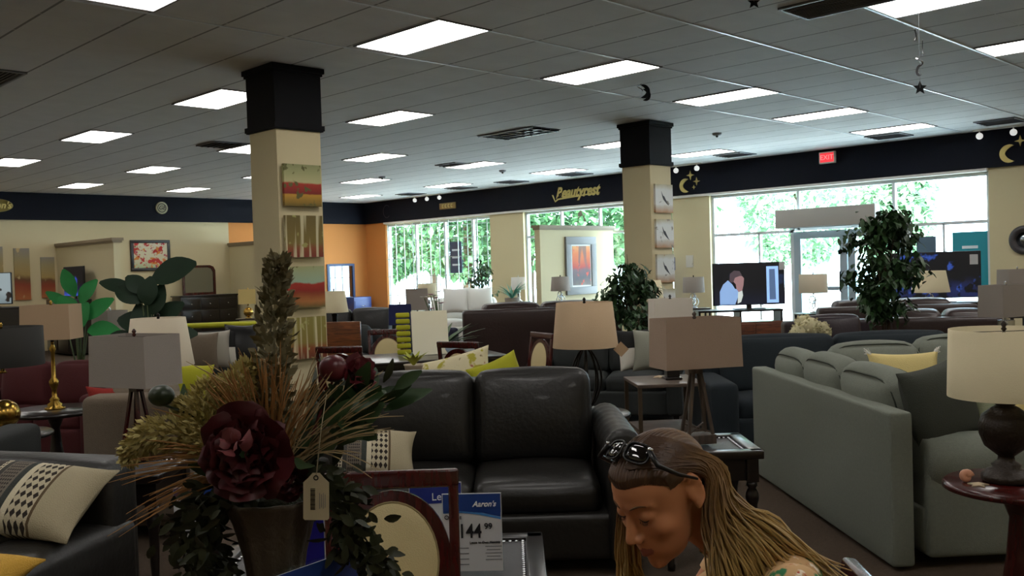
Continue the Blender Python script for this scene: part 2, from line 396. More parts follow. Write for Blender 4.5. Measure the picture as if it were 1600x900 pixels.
# ---------------------------------------------------------------- furniture builders
m_blk = mat('black_leather', '#14120f', .44, bump=.25, bs=38, coat=.05)
m_brn = mat('brown_leather', '#2c1a17', .38, bump=.2, bs=40, coat=.1)
m_gry = mat('grey_green_fabric', '#7b8076', .95, bump=.5, bs=260, var=.12, vs=60)
m_nvy = mat('navy_fabric', '#20292f', .95, bump=.4, bs=260)
m_chr = mat('charcoal_fabric', '#2e3232', .9, bump=.4, bs=200)
m_tan = mat('tan_fabric', '#76695a', .95, bump=.5, bs=240, var=.1, vs=40)
m_wht = mat('white_fabric', '#e4e2dc', .9, bump=.3, bs=150)
m_esp = wood('espresso_wood', '#0d0908', '#1d1311', .28)
m_chy = wood('cherry_wood', '#340b09', '#46110f', .25, ax=2)
m_oak = wood('walnut_wood', '#4a2413', '#7d4423', .4)
m_wth = wood('weathered_wood', '#3a3029', '#5a4b3e', .6, coat=0, ax=2)
m_silv = mat('silver_metal', '#c9cbcf', .22, 1)
m_brass = mat('brass', '#b89448', .22, 1)
m_gold = mat('gold_letters', '#c8b46a', .4, .3)
m_linen = mat('linen_shade', '#c9bda6', .9, bump=.3, bs=300)
m_lgry = mat('grey_linen_shade', '#9c938b', .9, bump=.4, bs=300)
m_cream = mat('cream_shade', '#d8ccaa', .9, bump=.2, bs=300)
m_tans = mat('tan_shade', '#b59a7c', .9, bump=.3, bs=300)
m_dkm = mat('dark_bronze', '#1c1713', .4, .6)
m_oval = mat('ivory_upholstery', '#cfbf92', .85, bump=.4, bs=280)
m_lime = mat('lime_fabric', '#a8a820', .9, bump=.3, bs=200)
m_must = mat('mustard_fabric', '#b98f30', .9, bump=.4, bs=200)
m_yel = mat('pale_yellow_fabric', '#d8c585', .9, bump=.4, bs=200)
m_red = mat('red_fabric', '#8c2018', .9, bump=.3, bs=200)
m_plain = mat('black_plastic', '#0a0a0c', .35)

def sofa(name, label, u, v, rot, W, D, H, n, m, group=None, armh=.62, armw=.22, seat=.46, roll=False, sides=(1, 1), lm=None, seams=0, ct=.2, cb=True, puff=.03, cat='sofa'):
    t = thing(name, label, cat, u, v, 0, rot, group)
    aw0, aw1 = armw*sides[0], armw*sides[1]
    MB().rbox((0, .02, .20), (W-.04, D-.08, .24), .03).build('base', m, t)
    MB().rbox((0, D/2-.11, (H-.04+.1)/2), (W-aw0-aw1+.02 if roll else W-.03, .22, H-.14), .05, (0, 0, .0 if cb else .03)).build('back_frame', m, t)
    for s in (0, 1):
        if not sides[s]: continue
        x = (-1 if s == 0 else 1)*(W/2-armw/2); a = MB()
        if roll:
            a.rbox((x, -.02, (armh-.08+.08)/2), (armw*.8, D-.06, armh-.16), .04)
            pr = []; R = armw/2
            a.X = Matrix.Translation((x, -D/2+.02, armh-R)) @ Euler((-pi/2, 0, 0)).to_matrix().to_4x4()
            L = D-.12; k = 28; prof = [(.001, 0), (R*.7, .0), (R*.95, .015)]
            for i in range(k+1):
                q = i/k; prof.append((R*(1-.05*(abs(sin(q*pi*7))**8 if seams else 0)), .03+q*(L-.05)))
            prof += [(R*.6, L), (.001, L)]
            a.lathe(prof, n=20, cap=False); a.X = Matrix.Identity(4)
        else:
            a.rbox((x, -.02, (armh+.08)/2), (armw, D-.04, armh-.08), .05, (0, 0, .015))
        a.build('arm', m, t)
    w = (W-aw0-aw1)/n; x0 = -W/2+aw0
    for i in range(n):
        x = x0+w*(i+.5); bt = .2+.03
        MB().rbox((x, -.04, seat-.08), (w-.008, D-.30 if cb else D-.26, .18), .06, (.005, .02, .03)).build('seat_cushion', m, t)
        if cb:
            b = MB(); h = H-seat+.03
            b.X = Matrix.LocRotScale(Vector((x, D/2-.22-ct*.42, seat+h/2-.01)), Euler((RAD(-9), 0, 0)), None)
            b.rbox((0, 0, 0), (w-.01, ct, h), .07, (.01, puff+.02, .02)).build('back_cushion', m, t)
    for x in (-W/2+.09, W/2-.09):
        for y in (-D/2+.1, D/2-.1): MB().box((x, y, .045), (.06, .06, .09), .75).build('leg', lm or m_esp, t)
    return t
def pillow(label, u, v, z, m, w=.45, h=.45, t=.16, rot=0, lean=-18, roll=0, group=None, trim=None, name='throw_pillow'):
    """z = height of the bottom edge"""
    o = MB().pillow(w, h, t).build(name, m)
    R = (Matrix.Rotation(RAD(rot)+GA, 4, 'Z') @ Matrix.Rotation(RAD(lean), 4, 'X') @ Matrix.Rotation(RAD(roll), 4, 'Y'))
    lo = min((R @ Vector(c)).z for c in [(sx*w/2, 0, sz*h/2) for sx in (-1, 1) for sz in (-1, 1)])
    o.matrix_world = Matrix.Translation(UV(u, v, z-lo)) @ R
    if trim: trim.build('trim', m_wht, o)
    return tag(o, label, 'pillow', group)
def nail_table(label, u, v, rot, W, D, H, group=None, name='end_table'):
    t = thing(name, label, 'table', u, v, 0, rot, group)
    b = .07; f = MB()
    for y in (-D/2+b/2, D/2-b/2): f.rbox((0, y, H-.02), (W, b, .045), .008, n=1)
    for x in (-W/2+b/2, W/2-b/2): f.rbox((x, 0, H-.02), (b, D-.02, .045), .008, n=1)
    f.build('tabletop_rim', m_esp, t)
    MB().box((0, 0, H-.03), (W-2*b+.01, D-2*b+.01, .03)).build('inset_top', mat('faux_leather_top', '#4a4a4c', .38, bump=.6, bs=300), t)
    k = MB(); q = .026
    nx = int((W-2*b)/q); ny = int((D-2*b)/q)
    for i in range(nx+1):
        x = -(W/2-b-.012)+i*(W-2*b-.024)/nx
        for y in (-(D/2-b-.012), D/2-b-.012): k.ball((x, y, H-.012), (.009, .009, .006), 6, 4)
    for i in range(1, ny):
        y = -(D/2-b-.012)+i*(D-2*b-.024)/ny
        for x in (-(W/2-b-.012), W/2-b-.012): k.ball((x, y, H-.012), (.009, .009, .006), 6, 4)
    k.build('nailhead_trim', m_silv, t)
    a = MB()
    for y in (-D/2+.06, D/2-.06): a.box((0, y, H-.10), (W-.1, .025, .12))
    for x in (-W/2+.06, W/2-.06): a.box((x, 0, H-.10), (.025, D-.145, .12))
    a.build('apron', m_esp, t)
    for x in (-W/2+.055, W/2-.055):
        for y in (-D/2+.055, D/2-.055):
            l = MB().box((x, y, H-.1), (.06, .06, .13))
            s = H-.165
            l.lathe([(.026, s), (.03, s-.02), (.02, s-.035), (.033, s-.06), (.036, s-.085), (.026, s-.12), (.024, s*.35), (.018, .04), (.022, .03), (.02, 0)][::-1], (x, y, 0), 14)
            l.build('leg', m_esp, t)
    return t
def frame_table(label, u, v, rot, W, D, H, mt, mf, shelf=.25, name='end_table', cat='table', group=None):
    t = thing(name, label, cat, u, v, 0, rot, group)
    MB().rbox((0, 0, H-.015), (W, D, .03), .006, n=1).build('tabletop', mt, t)
    for x in (-W/2+.02, W/2-.02):
        for y in (-D/2+.02, D/2-.02): MB().box((x, y, (H-.03)/2), (.03, .03, H-.03)).build('leg', mf, t)
    if shelf: MB().box((0, 0, shelf), (W-.06, D-.06, .02)).build('shelf', mt, t)
    return t
def round_table(label, u, v, R, H, m, name='round_table', group=None):
    t = thing(name, label, 'table', u, v, 0, 0, group)
    MB().lathe([(R-.02, H-.035), (R, H-.028), (R, H-.01), (R-.012, H)], n=40).build('tabletop', m, t)
    MB().lathe([(.16, 0), (.15, .03), (.05, .06), (.035, .12), (.06, .2), (.045, .3), (.03, H-.15), (.06, H-.07), (.12, H-.036)], n=24).build('pedestal', m, t)
    for k in range(3):
        a = k*2*pi/3+.5
        MB().tube([(cos(a)*.04, sin(a)*.04, .12), (cos(a)*.16, sin(a)*.16, .10), (cos(a)*.26, sin(a)*.26, .02)], [.03, .028, .02]).build('foot', m, t)
    return t
def drum(r0, r1, h, z, th=.004):
    return MB().lathe([(r0, z), (r1, z+h), (r1-th, z+h), (r0-th, z), (r0, z)], n=40, cap=False)
def rect_shade(w, d, h, z, tp=.97):
    m = MB()
    for sg in (1, .985):
        a, b, c, e = w/2*sg, d/2*sg, w/2*sg*tp, d/2*sg*tp
        vs = [(-a, -b, z), (a, -b, z), (a, b, z), (-a, b, z), (-c, -e, z+h), (c, -e, z+h), (c, e, z+h), (-c, e, z+h)]
        m.add(vs, [(0, 1, 5, 4), (1, 2, 6, 5), (2, 3, 7, 6), (3, 0, 4, 7)], False)
    o = len(m.v)
    for k in range(4):
        a, b = k, (k+1) % 4
        m.f.append([a, b, b+8, a+8]); m.m.append(0); m.sm.append(False); m.f.append([a+4, b+4, b+12, a+12]); m.m.append(0); m.sm.append(False)
    return m
def lamp(label, u, v, z, H, shade, base, ms, mb, rot=0, group=None, name='table_lamp', cat='lamp'):
    """shade: ('drum', r bottom, r top, h) or ('rect', w, d, h)"""
    t = thing(name, label, cat, u, v, z, rot, group)
    sh = shade[3]; zs = H-sh-.02
    (drum(shade[1], shade[2], sh, zs) if shade[0] == 'drum' else rect_shade(shade[1], shade[2], sh, zs)).build('lamp_shade', ms, t)
    ft = MB().tube([(0, 0, zs-.02), (0, 0, zs+.05)], .014)
    r = (shade[2] if shade[0] == 'drum' else shade[2]/2)*.97
    ft.tube([(-r, 0, H-.03), (r, 0, H-.03)], .002, 4).tube([(0, 0, zs+.04), (.04, 0, zs+.08), (.045, 0, H-.08), (0, 0, H-.03), (-.045, 0, H-.08), (-.04, 0, zs+.08), (0, 0, zs+.04)], .0022, 4)
    ft.build('shade_harp', m_dkm, t)
    MB().lathe([(.004, H-.03), (.012, H-.02), (.007, H-.012), (.013, H), (.004, H+.014)], n=12).build('finial', mb if base != 'rings' else m_dkm, t)
    b = MB(); zt = zs
    if base == 'aframe':
        b.rbox((0, 0, .025), (.17, .12, .05), .004, n=1)
        for sx in (-1, 1):
            for sy in (-1, 1): b.tube([(sx*.07, sy*.045, .05), (sx*.016, sy*.014, zt)], .011, 4)
        b.tube([(-.066, -.04, .06), (.055, .04, .10)], .006, 4).tube([(.066, -.04, .06), (-.055, .04, .10)], .006, 4)
        b.box((0, 0, zt-.02), (.06, .05, .03))
    elif base == 'urn':
        k = zt; b.lathe([(.085, 0), (.1, .008), (.1, .03), (.085, .04), (.08, .05), (.055, .06), (.06, .075), (.035, .09), (.032, .11), (.05, .125), (.085, k*.42), (.105, k*.56), (.108, k*.66), (.095, k*.78), (.055, k*.87), (.035, k*.9), (.05, k*.93), (.05, k*.95), (.015, k*.97), (.012, k)], n=36)
    elif base == 'rings':
        for i, (rr, a, dx, zc) in enumerate([(.085, .3, 0, .105), (.07, 1.3, .02, .15), (.06, 2.2, -.015, .2), (.055, .9, .0, .12)]):
            if zc+rr > zt: zc = zt-rr
            pts = [(dx+rr*cos(q*pi/12)*cos(a), rr*cos(q*pi/12)*sin(a), zc+rr*sin(q*pi/12)) for q in range(24)]
            b.tube(pts, .007, 6, closed=True)
        b.tube([(0, 0, 0), (0, 0, zt)], .006, 6).lathe([(.06, 0), (.06, .012), (.01, .02)], n=20)
    elif base == 'cage':
        b.lathe([(.09, 0), (.09, .02), (.03, .035), (.012, .05)], n=20)
        for k in range(8):
            a = k*pi/4; b.tube([(cos(a)*(.02+.085*sin(pi*q)**.8), sin(a)*(.02+.085*sin(pi*q)**.8), .03+q*(zt-.04)) for q in [i/10 for i in range(11)]], .007, 6)
        b.tube([(0, 0, .03), (0, 0, zt)], .008, 6)
    elif base == 'stick':
        k = zt; b.lathe([(.075, 0), (.078, .012), (.05, .025), (.058, .04), (.03, .06), (.04, .075), (.018, .1), (.02, .16), (.034, .19), (.036, .22), (.016, .25), (.014, k*.8), (.026, k*.86), (.012, k*.92), (.012, k)], n=24)
    elif base == 'globe':
        b.lathe([(.07, 0), (.07, .015), (.02, .03)], n=24).ball((0, 0, .03+min(.1, zt*.42)), min(.1, zt*.42), 24, 14).lathe([(.03, zt-.05), (.012, zt-.03), (.012, zt)], n=12)
    elif base == 'block':
        b.rbox((0, 0, .01), (.14, .14, .02), .004, n=1)
        for i in range(3): b.rbox((0, 0, .02+(i+.5)*(zt-.05)/3), (.11-.012*(i % 2), .11-.012*(i % 2), (zt-.05)/3-.006), .006, n=1)
        b.box((0, 0, zt-.02), (.03, .03, .03))
    else:
        b.lathe([(.08, 0), (.08, .02), (.045, .035), (.032, .06), (.032, zt-.05), (.045, zt-.03), (.015, zt)], n=24)
    b.build('base', mb, t); return t
def oval_chair(label, u, v, rot, group='cherry dining chairs', name='dining_chair'):
    """front is -y; back rest at +y"""
    t = thing(name, label, 'chair', u, v, 0, rot, group)
    W = .425
    for s in (-1, 1):
        MB().tube([(s*.2, .2, .0), (s*.205, .19, .44)], [.018, .022], 4).build('leg', m_chy, t)
        MB().tube([(s*.2, -.19, .0), (s*.21, -.2, .42)], [.016, .022], 4).build('leg', m_chy, t)
    MB().rbox((0, 0, .42), (W+.03, .46, .06), .012, n=2).build('seat_frame', m_chy, t)
    MB().rbox((0, -.01, .468), (W, .42, .06), .028, (0, 0, .015)).build('seat_cushion', m_oval, t)
    X = Matrix.Translation((0, .215, .44)) @ Matrix.Rotation(RAD(-8), 4, 'X')
    f = MB(); f.X = X
    for s in (-1, 1): f.rbox((s*(W/2-.016), 0, .255), (.032, .03, .51), .007, n=2)
    f.rbox((0, 0, .500), (W+.004, .034, .058), .01, n=3).rbox((0, 0, .07), (W-.06, .026, .05), .008, n=2)
    f.build('back_frame', m_chy, t)
    g = MB(); g.X = X; n = 48; vs = []; fs = []
    for k in range(n):
        a = 2*pi*k/n
        for (rx, rz, y) in ((.185, .222, -.013), (.145, .183, -.013), (.145, .183, .013), (.185, .222, .013)): vs.append((rx*cos(a), y, .245+rz*sin(a)))
    for k in range(n):
        o, p = k*4, ((k+1) % n)*4
        for j in range(4): fs.append((o+j, o+(j+1) % 4, p+(j+1) % 4, p+j))
    g.add(vs, fs, False).build('oval_frame', m_chy, t)
    c = MB(); c.X = X @ Matrix.Translation((0, 0, .245)) @ Matrix.Rotation(pi/2, 4, 'X')
    c.lathe([(.001, -.018), (.10, -.018), (.142, -.012), (.149, -.002), (.149, .006), (.14, .014), (.1, .021), (.001, .024)], n=40, sy=1.28, cap=False)
    c.build('back_cushion', m_oval, t)
    w = MB(); w.X = c.X; w.tube([(.145*cos(q*pi/20), .145*1.28*sin(q*pi/20), .010) for q in range(40)], .0045, 6, closed=True); w.build('welt', mat('welt_piping', '#8f7f5a', .8), t)
    return t
def ficus(label, u, v, H, r, zlo, seed, nleaf=900, leafL=.07, name='potted_ficus', m=None, pot=True, green='#2c4a26'):
    q = random.Random(seed); t = thing(name, label, 'plant', u, v, 0, 0)
    MB().lathe([(.12, 0), (.15, .02), (.18, .3), (.19, .33), (.165, .33), (.15, .28), (.001, .28)], n=28, cap=False).build('pot', mat('basket_pot', '#4a3a2a', .8, bump=.6, bs=60), t)
    k = MB(); tips = []
    for j in range(3):
        a = j*2.1; k.tube([(.03*cos(a), .03*sin(a), .25), (.03*cos(a+1.5), .03*sin(a+1.5), zlo), (.05*cos(a+3), .05*sin(a+3), H*.7), (.12*cos(a+4), .12*sin(a+4), H*.93)], [.018, .016, .012, .005], 6)
    for i in range(26):
        a = q.uniform(0, 2*pi); z0 = q.uniform(zlo-.05, H*.85); z1 = z0+q.uniform(.1, .35)
        rr = r*q.uniform(.5, 1)*max(.35, sin(pi*min(.98, max(.1, (z1-zlo)/(H-zlo))))**.6)
        p = [(0, 0, z0), (rr*.5*cos(a), rr*.5*sin(a), (z0+z1)/2+.05), (rr*cos(a), rr*sin(a), z1)]
        k.tube(p, [.008, .005, .002], 5); tips.append(p)
    k.build('trunk', m_trunk, t)
    f = MB()
    for i in range(nleaf):
        p = q.choice(tips); s = q.uniform(.35, 1.05)
        a, b = (Vector(p[1]), Vector(p[2])) if s > .5 else (Vector(p[0]), Vector(p[1]))
        c = a.lerp(b, (s-.5)*2 if s > .5 else s*2)+Vector((q.gauss(0, .055), q.gauss(0, .055), q.gauss(0, .05)))
        if c.z > H: c.z = H-.02
        f.leaf(c, (q.gauss(0, 1), q.gauss(0, 1), q.gauss(-.7, .5)), leafL*q.uniform(.7, 1.3), leafL*.5*q.uniform(.8, 1.2), bend=.2, n=3)
    f.build('foliage', m or mat('ficus_leaf', green, .45, var=.35, vs=9), t)
    return t
# pattern materials -------------------------------------------------
def art(name, bands, blot=None, scale=6, warp=.15, vert=0, h=1.0, rough=.6, emit=0, w=1.0, vc='#d8cfa8', seed=0, thr=.5):
    """painting: colours by height (0 bottom .. 1 top), blotted with soft patches"""
    m, nt, b = nmat(name); N, L = nt.nodes.new, nt.links.new
    tc = N('ShaderNodeTexCoord'); sp = N('ShaderNodeSeparateXYZ'); L(tc.outputs['Object'], sp.inputs[0])
    no = N('ShaderNodeTexNoise'); no.inputs['Scale'].default_value = scale; no.inputs['Detail'].default_value = 5
    mp = N('ShaderNodeMapping'); mp.inputs['Location'].default_value = (seed, seed*.7, 0); L(tc.outputs['Object'], mp.inputs[0]); L(mp.outputs[0], no.inputs['Vector'])
    a = N('ShaderNodeMath'); a.operation = 'MULTIPLY_ADD'; L(sp.outputs[2], a.inputs[0]); a.inputs[1].default_value = 1/h; a.inputs[2].default_value = .5
    s = N('ShaderNodeMath'); s.operation = 'MULTIPLY_ADD'; L(no.outputs['Fac'], s.inputs[0]); s.inputs[1].default_value = warp; s.inputs[2].default_value = -warp/2
    z = N('ShaderNodeMath'); L(a.outputs[0], z.inputs[0]); L(s.outputs[0], z.inputs[1])
    cr = N('ShaderNodeValToRGB'); e = cr.color_ramp.elements
    e[0].position, e[0].color = bands[0][0], c4(bands[0][1]); e[1].position, e[1].color = bands[1][0], c4(bands[1][1])
    for p, c in bands[2:]: q = e.new(p); q.color = c4(c)
    L(z.outputs[0], cr.inputs[0]); col = cr.outputs[0]
    if vert:
        wv = N('ShaderNodeTexNoise'); mv = N('ShaderNodeMapping'); mv.inputs['Scale'].default_value = (vert, 1, .8); mv.inputs['Location'].default_value = (seed*3, 0, 0)
        L(tc.outputs['Object'], mv.inputs[0]); L(mv.outputs[0], wv.inputs['Vector']); wv.inputs['Scale'].default_value = 1; wv.inputs['Detail'].default_value = 1
        r2 = N('ShaderNodeValToRGB'); r2.color_ramp.elements[0].position = .53; r2.color_ramp.elements[1].position = .6; L(wv.outputs['Fac'], r2.inputs[0])
        mm = N('ShaderNodeMix'); mm.data_type = 'RGBA'; mm.inputs[7].default_value = c4(vc)
        f = N('ShaderNodeMath'); f.operation = 'MULTIPLY'; f.inputs[1].default_value = .75; L(r2.outputs[0], f.inputs[0]); L(f.outputs[0], mm.inputs[0]); L(col, mm.inputs[6]); col = mm.outputs[2]
    if blot:
        for i, (c, th) in enumerate(blot):
            n3 = N('ShaderNodeTexNoise'); n3.inputs['Scale'].default_value = scale*(1.3+i*.7); n3.inputs['Detail'].default_value = 3
            m3 = N('ShaderNodeMapping'); m3.inputs['Location'].default_value = (5.3*i+seed+2, seed, 1.7*i); L(tc.outputs['Object'], m3.inputs[0]); L(m3.outputs[0], n3.inputs['Vector'])
            r3 = N('ShaderNodeValToRGB'); r3.color_ramp.elements[0].position = th; r3.color_ramp.elements[1].position = min(1, th+.05); L(n3.outputs['Fac'], r3.inputs[0])
            m4 = N('ShaderNodeMix'); m4.data_type = 'RGBA'; m4.inputs[7].default_value = c4(c); L(r3.outputs[0], m4.inputs[0]); L(col, m4.inputs[6]); col = m4.outputs[2]
    L(col, b.inputs['Base Color']); b.inputs['Roughness'].default_value = rough
    if emit: L(col, b.inputs['Emission Color']); b.inputs['Emission Strength'].default_value = emit; b.inputs['Base Color'].default_value = (0.01, .01, .01, 1); nt.links.remove(b.inputs['Base Color'].links[0])
    return m
def striped(name, cols, per, axis=0, rough=.9, wob=.0, diamonds=None):
    """woven stripes: cols = [(end position, hex)...] repeated each per metres along an axis"""
    m, nt, b = nmat(name); N, L = nt.nodes.new, nt.links.new
    tc = N('ShaderNodeTexCoord'); sp = N('ShaderNodeSeparateXYZ'); L(tc.outputs['Object'], sp.inputs[0])
    a = N('ShaderNodeMath'); a.operation = 'MULTIPLY_ADD'; a.inputs[1].default_value = 1/per; a.inputs[2].default_value = .5; L(sp.outputs[axis], a.inputs[0])
    cr = N('ShaderNodeValToRGB'); cr.color_ramp.interpolation = 'CONSTANT'; e = cr.color_ramp.elements
    e[0].position = 0; e[0].color = c4(cols[0][1]); p = cols[0][0]; e[1].position = p; e[1].color = c4(cols[1][1]); p = cols[1][0]
    for q, c in cols[2:]: x = e.new(p); x.color = c4(c); p = q
    L(a.outputs[0], cr.inputs[0]); col = cr.outputs[0]
    for (lo, hi, sx, sz, c) in (diamonds or []):
        # small repeated figures inside one stripe
        ax = N('ShaderNodeMath'); ax.operation = 'PINGPONG'; ax.inputs[1].default_value = sx; L(sp.outputs[axis], ax.inputs[0])
        az = N('ShaderNodeMath'); az.operation = 'PINGPONG'; az.inputs[1].default_value = sz; L(sp.outputs[2-axis], az.inputs[0])
        s1 = N('ShaderNodeMath'); s1.operation = 'DIVIDE'; s1.inputs[1].default_value = sx; L(ax.outputs[0], s1.inputs[0])
        s2 = N('ShaderNodeMath'); s2.operation = 'DIVIDE'; s2.inputs[1].default_value = sz; L(az.outputs[0], s2.inputs[0])
        s3 = N('ShaderNodeMath'); L(s1.outputs[0], s3.inputs[0]); L(s2.outputs[0], s3.inputs[1])
        l3 = N('ShaderNodeMath'); l3.operation = 'LESS_THAN'; l3.inputs[1].default_value = .85; L(s3.outputs[0], l3.inputs[0])
        g1 = N('ShaderNodeMath'); g1.operation = 'GREATER_THAN'; g1.inputs[1].default_value = lo; L(a.outputs[0], g1.inputs[0])
        g2 = N('ShaderNodeMath'); g2.operation = 'LESS_THAN'; g2.inputs[1].default_value = hi; L(a.outputs[0], g2.inputs[0])
        m1 = N('ShaderNodeMath'); m1.operation = 'MULTIPLY'; L(g1.outputs[0], m1.inputs[0]); L(g2.outputs[0], m1.inputs[1])
        m2 = N('ShaderNodeMath'); m2.operation = 'MULTIPLY'; L(m1.outputs[0], m2.inputs[0]); L(l3.outputs[0], m2.inputs[1])
        mx = N('ShaderNodeMix'); mx.data_type = 'RGBA'; mx.inputs[7].default_value = c4(c); L(m2.outputs[0], mx.inputs[0]); L(col, mx.inputs[6]); col = mx.outputs[2]
    L(col, b.inputs['Base Color']); b.inputs['Roughness'].default_value = rough
    no = N('ShaderNodeTexNoise'); no.inputs['Scale'].default_value = 250; bp = N('ShaderNodeBump'); bp.inputs['Strength'].default_value = .5; bp.inputs['Distance'].default_value = .01
    L(tc.outputs['Object'], no.inputs['Vector']); L(no.outputs['Fac'], bp.inputs['Height']); L(bp.outputs[0], b.inputs['Normal'])
    return m
def canvas(label, m, W, H, loc, rotz, name='canvas_painting', t=.035, frame=None, fw=.06, mat_w=0, group=None):
    """hung picture; local front is -y; loc = centre of the back"""
    o = MB().box((0, -t/2, 0), (W, t, H)).build(name, m)
    o.location = loc; o.rotation_euler = (0, 0, rotz)
    if mat_w:
        k = MB(); w = mat_w
        for z in (-H/2-w/2, H/2+w/2): k.box((0, -t/2, z), (W+2*w, t*.9, w))
        for x in (-W/2-w/2, W/2+w/2): k.box((x, -t/2, 0), (w, t*.9, H))
        k.build('mount', m_white, o)
    if frame:
        f = MB(); a, b = W/2+mat_w, H/2+mat_w
        for z in (-b-fw/2, b+fw/2): f.rbox((0, -t/2-.008, z), (2*a+2*fw, t+.02, fw), .008, n=1)
        for x in (-a-fw/2, a+fw/2): f.rbox((x, -t/2-.008, 0), (fw, t+.02, 2*b+.01), .008, n=1)
        f.build('frame', frame, o)
    return tag(o, label, 'picture', group)
def tv(label, u, v, z, W, H, screen, rot=0, room=False):
    t = thing('television', label, 'television', u, v, z, rot, room=room)
    MB().rbox((0, .02, H/2+.06), (W, .04, H), .008, n=1).build('case', m_plain, t)
    MB().box((0, -.0035, H/2+.06), (W-.03, .006, H-.03)).build('screen', screen, t)
    s = MB().box((0, .03, .006), (W*.42, .2, .012)).box((0, .035, .04), (.08, .03, .07)); s.build('stand', m_plain, t)
    return t
def price_card(t, W, H, cents=True, tx=True):
    """printed sheet in a clear stand, local front -y, bottom at z=0"""
    MB().box((0, 0, H/2), (W, .003, H)).build('price_sheet', m_card, t)
    k = MB().box((0, -.0025, H*.87), (W-.006, .001, H*.24)); k.build('header', m_hblue, t)
    pts = [(-W/2+.004, H*.76), (-W*.2, H*.775), (W*.15, H*.75), (W/2-.004, H*.69), (W/2-.004, H*.66), (W*.12, H*.725), (-W*.2, H*.755), (-W/2+.004, H*.745)]
    MB().prism([(a, b) for a, b in pts], -.001, 'xz', -.002).build('header_swoosh', m_swoosh, t)
    MB().prism([(-W*.2, H*.775), (W*.15, H*.752), (W/2-.004, H*.695), (W/2-.004, H*.77)], -.001, 'xz', -.0022).build('header', m_hblue, t)
m_card = mat('sign_paper', '#c9c9cc', .5); m_hblue = mat('sign_blue', '#1e3f86', .4); m_swoosh = mat('sign_light_blue', '#4a86c8', .4)
m_ink = mat('sign_ink', '#16161a', .5); m_wtext = mat('sign_white', '#e8eaf0', .5)
m_clear = glass_mat(); m_clear.name = 'clear_acrylic'

# ---------------------------------------------------------------- pictures and wall decor
X1 = -8.06
autumn = [
    ('square autumn painting, topmost on the nearer pillar, green trees over red field', art('paint_meadow', [(0, '#6b5a1e'), (.27, '#c0902c'), (.3, '#7c1c14'), (.54, '#a8301c'), (.58, '#b9b583'), (1, '#8c9060')], [('#5c5a2a', .58)], 9, .06, h=.41)),
    ('square painting of pale birch trunks, second on the nearer pillar', art('paint_birch', [(0, '#7a2c1c'), (.2, '#8a4a26'), (.35, '#7d6a30'), (1, '#6a5a2a')], [('#a09a58', .62)], 7, .1, vert=16, h=.41, seed=3)),
    ('square painting of a red hill and pale sky, third on the nearer pillar', art('paint_hill', [(0, '#5a5a2e'), (.16, '#b0703a'), (.36, '#8c3a1c'), (.42, '#942418'), (.58, '#a83020'), (.62, '#9cb49a'), (1, '#a9ad7c')], [('#6a6a30', .62)], 7, .16, h=.41, seed=7)),
    ('square painting of birch trunks over rust ground, lowest on the nearer pillar', art('paint_birch_rust', [(0, '#6b2f1a'), (.25, '#8c4a22'), (.4, '#8a7a38'), (1, '#8e8440')], [('#b0aa6c', .62)], 8, .1, vert=18, h=.41, seed=11))]
for i, (lb, m) in enumerate(autumn): canvas(lb, m, .42, .41, (X1+.001, 5.13, 2.47-.5*i), pi/2, group='autumn paintings on the nearer pillar')
birdm = []
for i in range(4):
    m = art('bird_print_%s' % 'abcd'[i], [(0, '#b98c62'), (.22, '#c9c2b4'), (.3, '#dcdcd8'), (.8, '#d8dad6'), (1, '#b9b090')], [('#8a8478', .64), ('#a8704a', .7)], 6, .25, h=.41, seed=2.3*i)
    o = canvas('square bird print on the farther pillar, %s of the stack' % ['topmost', 'second', 'third', 'lowest'][i], m, .42, .41, (-8.18+.001, 11.27, 2.535-.505*i), pi/2, name='bird_print', group='bird prints on the farther pillar')
    MB().prism([(-.07, .10), (-.03, .04), (.0, .03), (.05, -.04), (.10, -.10), (.02, -.05), (-.03, -.01), (-.05, .03)], -.002, 'xz', -.0352).build('bird_figure', mat('bird_grey', '#3a3c40', .7), o)
m_silframe = mat('pewter_frame', '#7c7a78', .5, .3, bump=.3, bs=60)
canvas('tall red tree picture in a wide pewter frame on the white half wall', art('paint_red_tree', [(0, '#7a6a5c'), (.2, '#5a565c'), (.38, '#7a5a60'), (.45, '#c04a3a'), (.8, '#e07a3c'), (1, '#e8a860')], [('#e05a44', .6)], 4, .2, vert=9, vc='#6a5a5a', h=.9, seed=4), .60, .86, (-13.70+.002, 15.77, 1.60), pi/2, frame=m_silframe, fw=.17, mat_w=.035)
canvas('red and pink poppy flower painting in dark frame on the left wall', art('paint_poppy', [(0, '#b0c090'), (.3, '#d9d4b4'), (1, '#e2dcc4')], [('#6a8a50', .66), ('#d88a3c', .58), ('#c03028', .55), ('#b0405c', .6)], 3.2, .2, h=.7, seed=6), .86, .62, (XW+.002, 10.30, 2.18), pi/2, frame=m_esp, fw=.075)
for i, (y0, y1, z0, z1, lb, sd) in enumerate([(7.13, 7.46, 1.2, 2.38, 'tall rust canvas, upper of the pair on the left wall', 1), (7.70, 8.00, 1.23, 2.17, 'tall rust canvas, lower of the pair beside the half wall', 5), (6.55, 6.90, 1.15, 2.42, 'tall canvas cut off by the left edge of the photo', 9)]):
    canvas(lb, art('paint_rust_%s' % 'abc'[i], [(0, '#b06a3a'), (.3, '#8c3a22'), (.42, '#6b4a2a'), (.5, '#a89058'), (.8, '#9c906a'), (1, '#8c8880')], [('#c0a878', .62)], 3, .2, h=z1-z0, seed=sd), y1-y0, z1-z0, (XW+.002, (y0+y1)/2, (z0+z1)/2), pi/2)
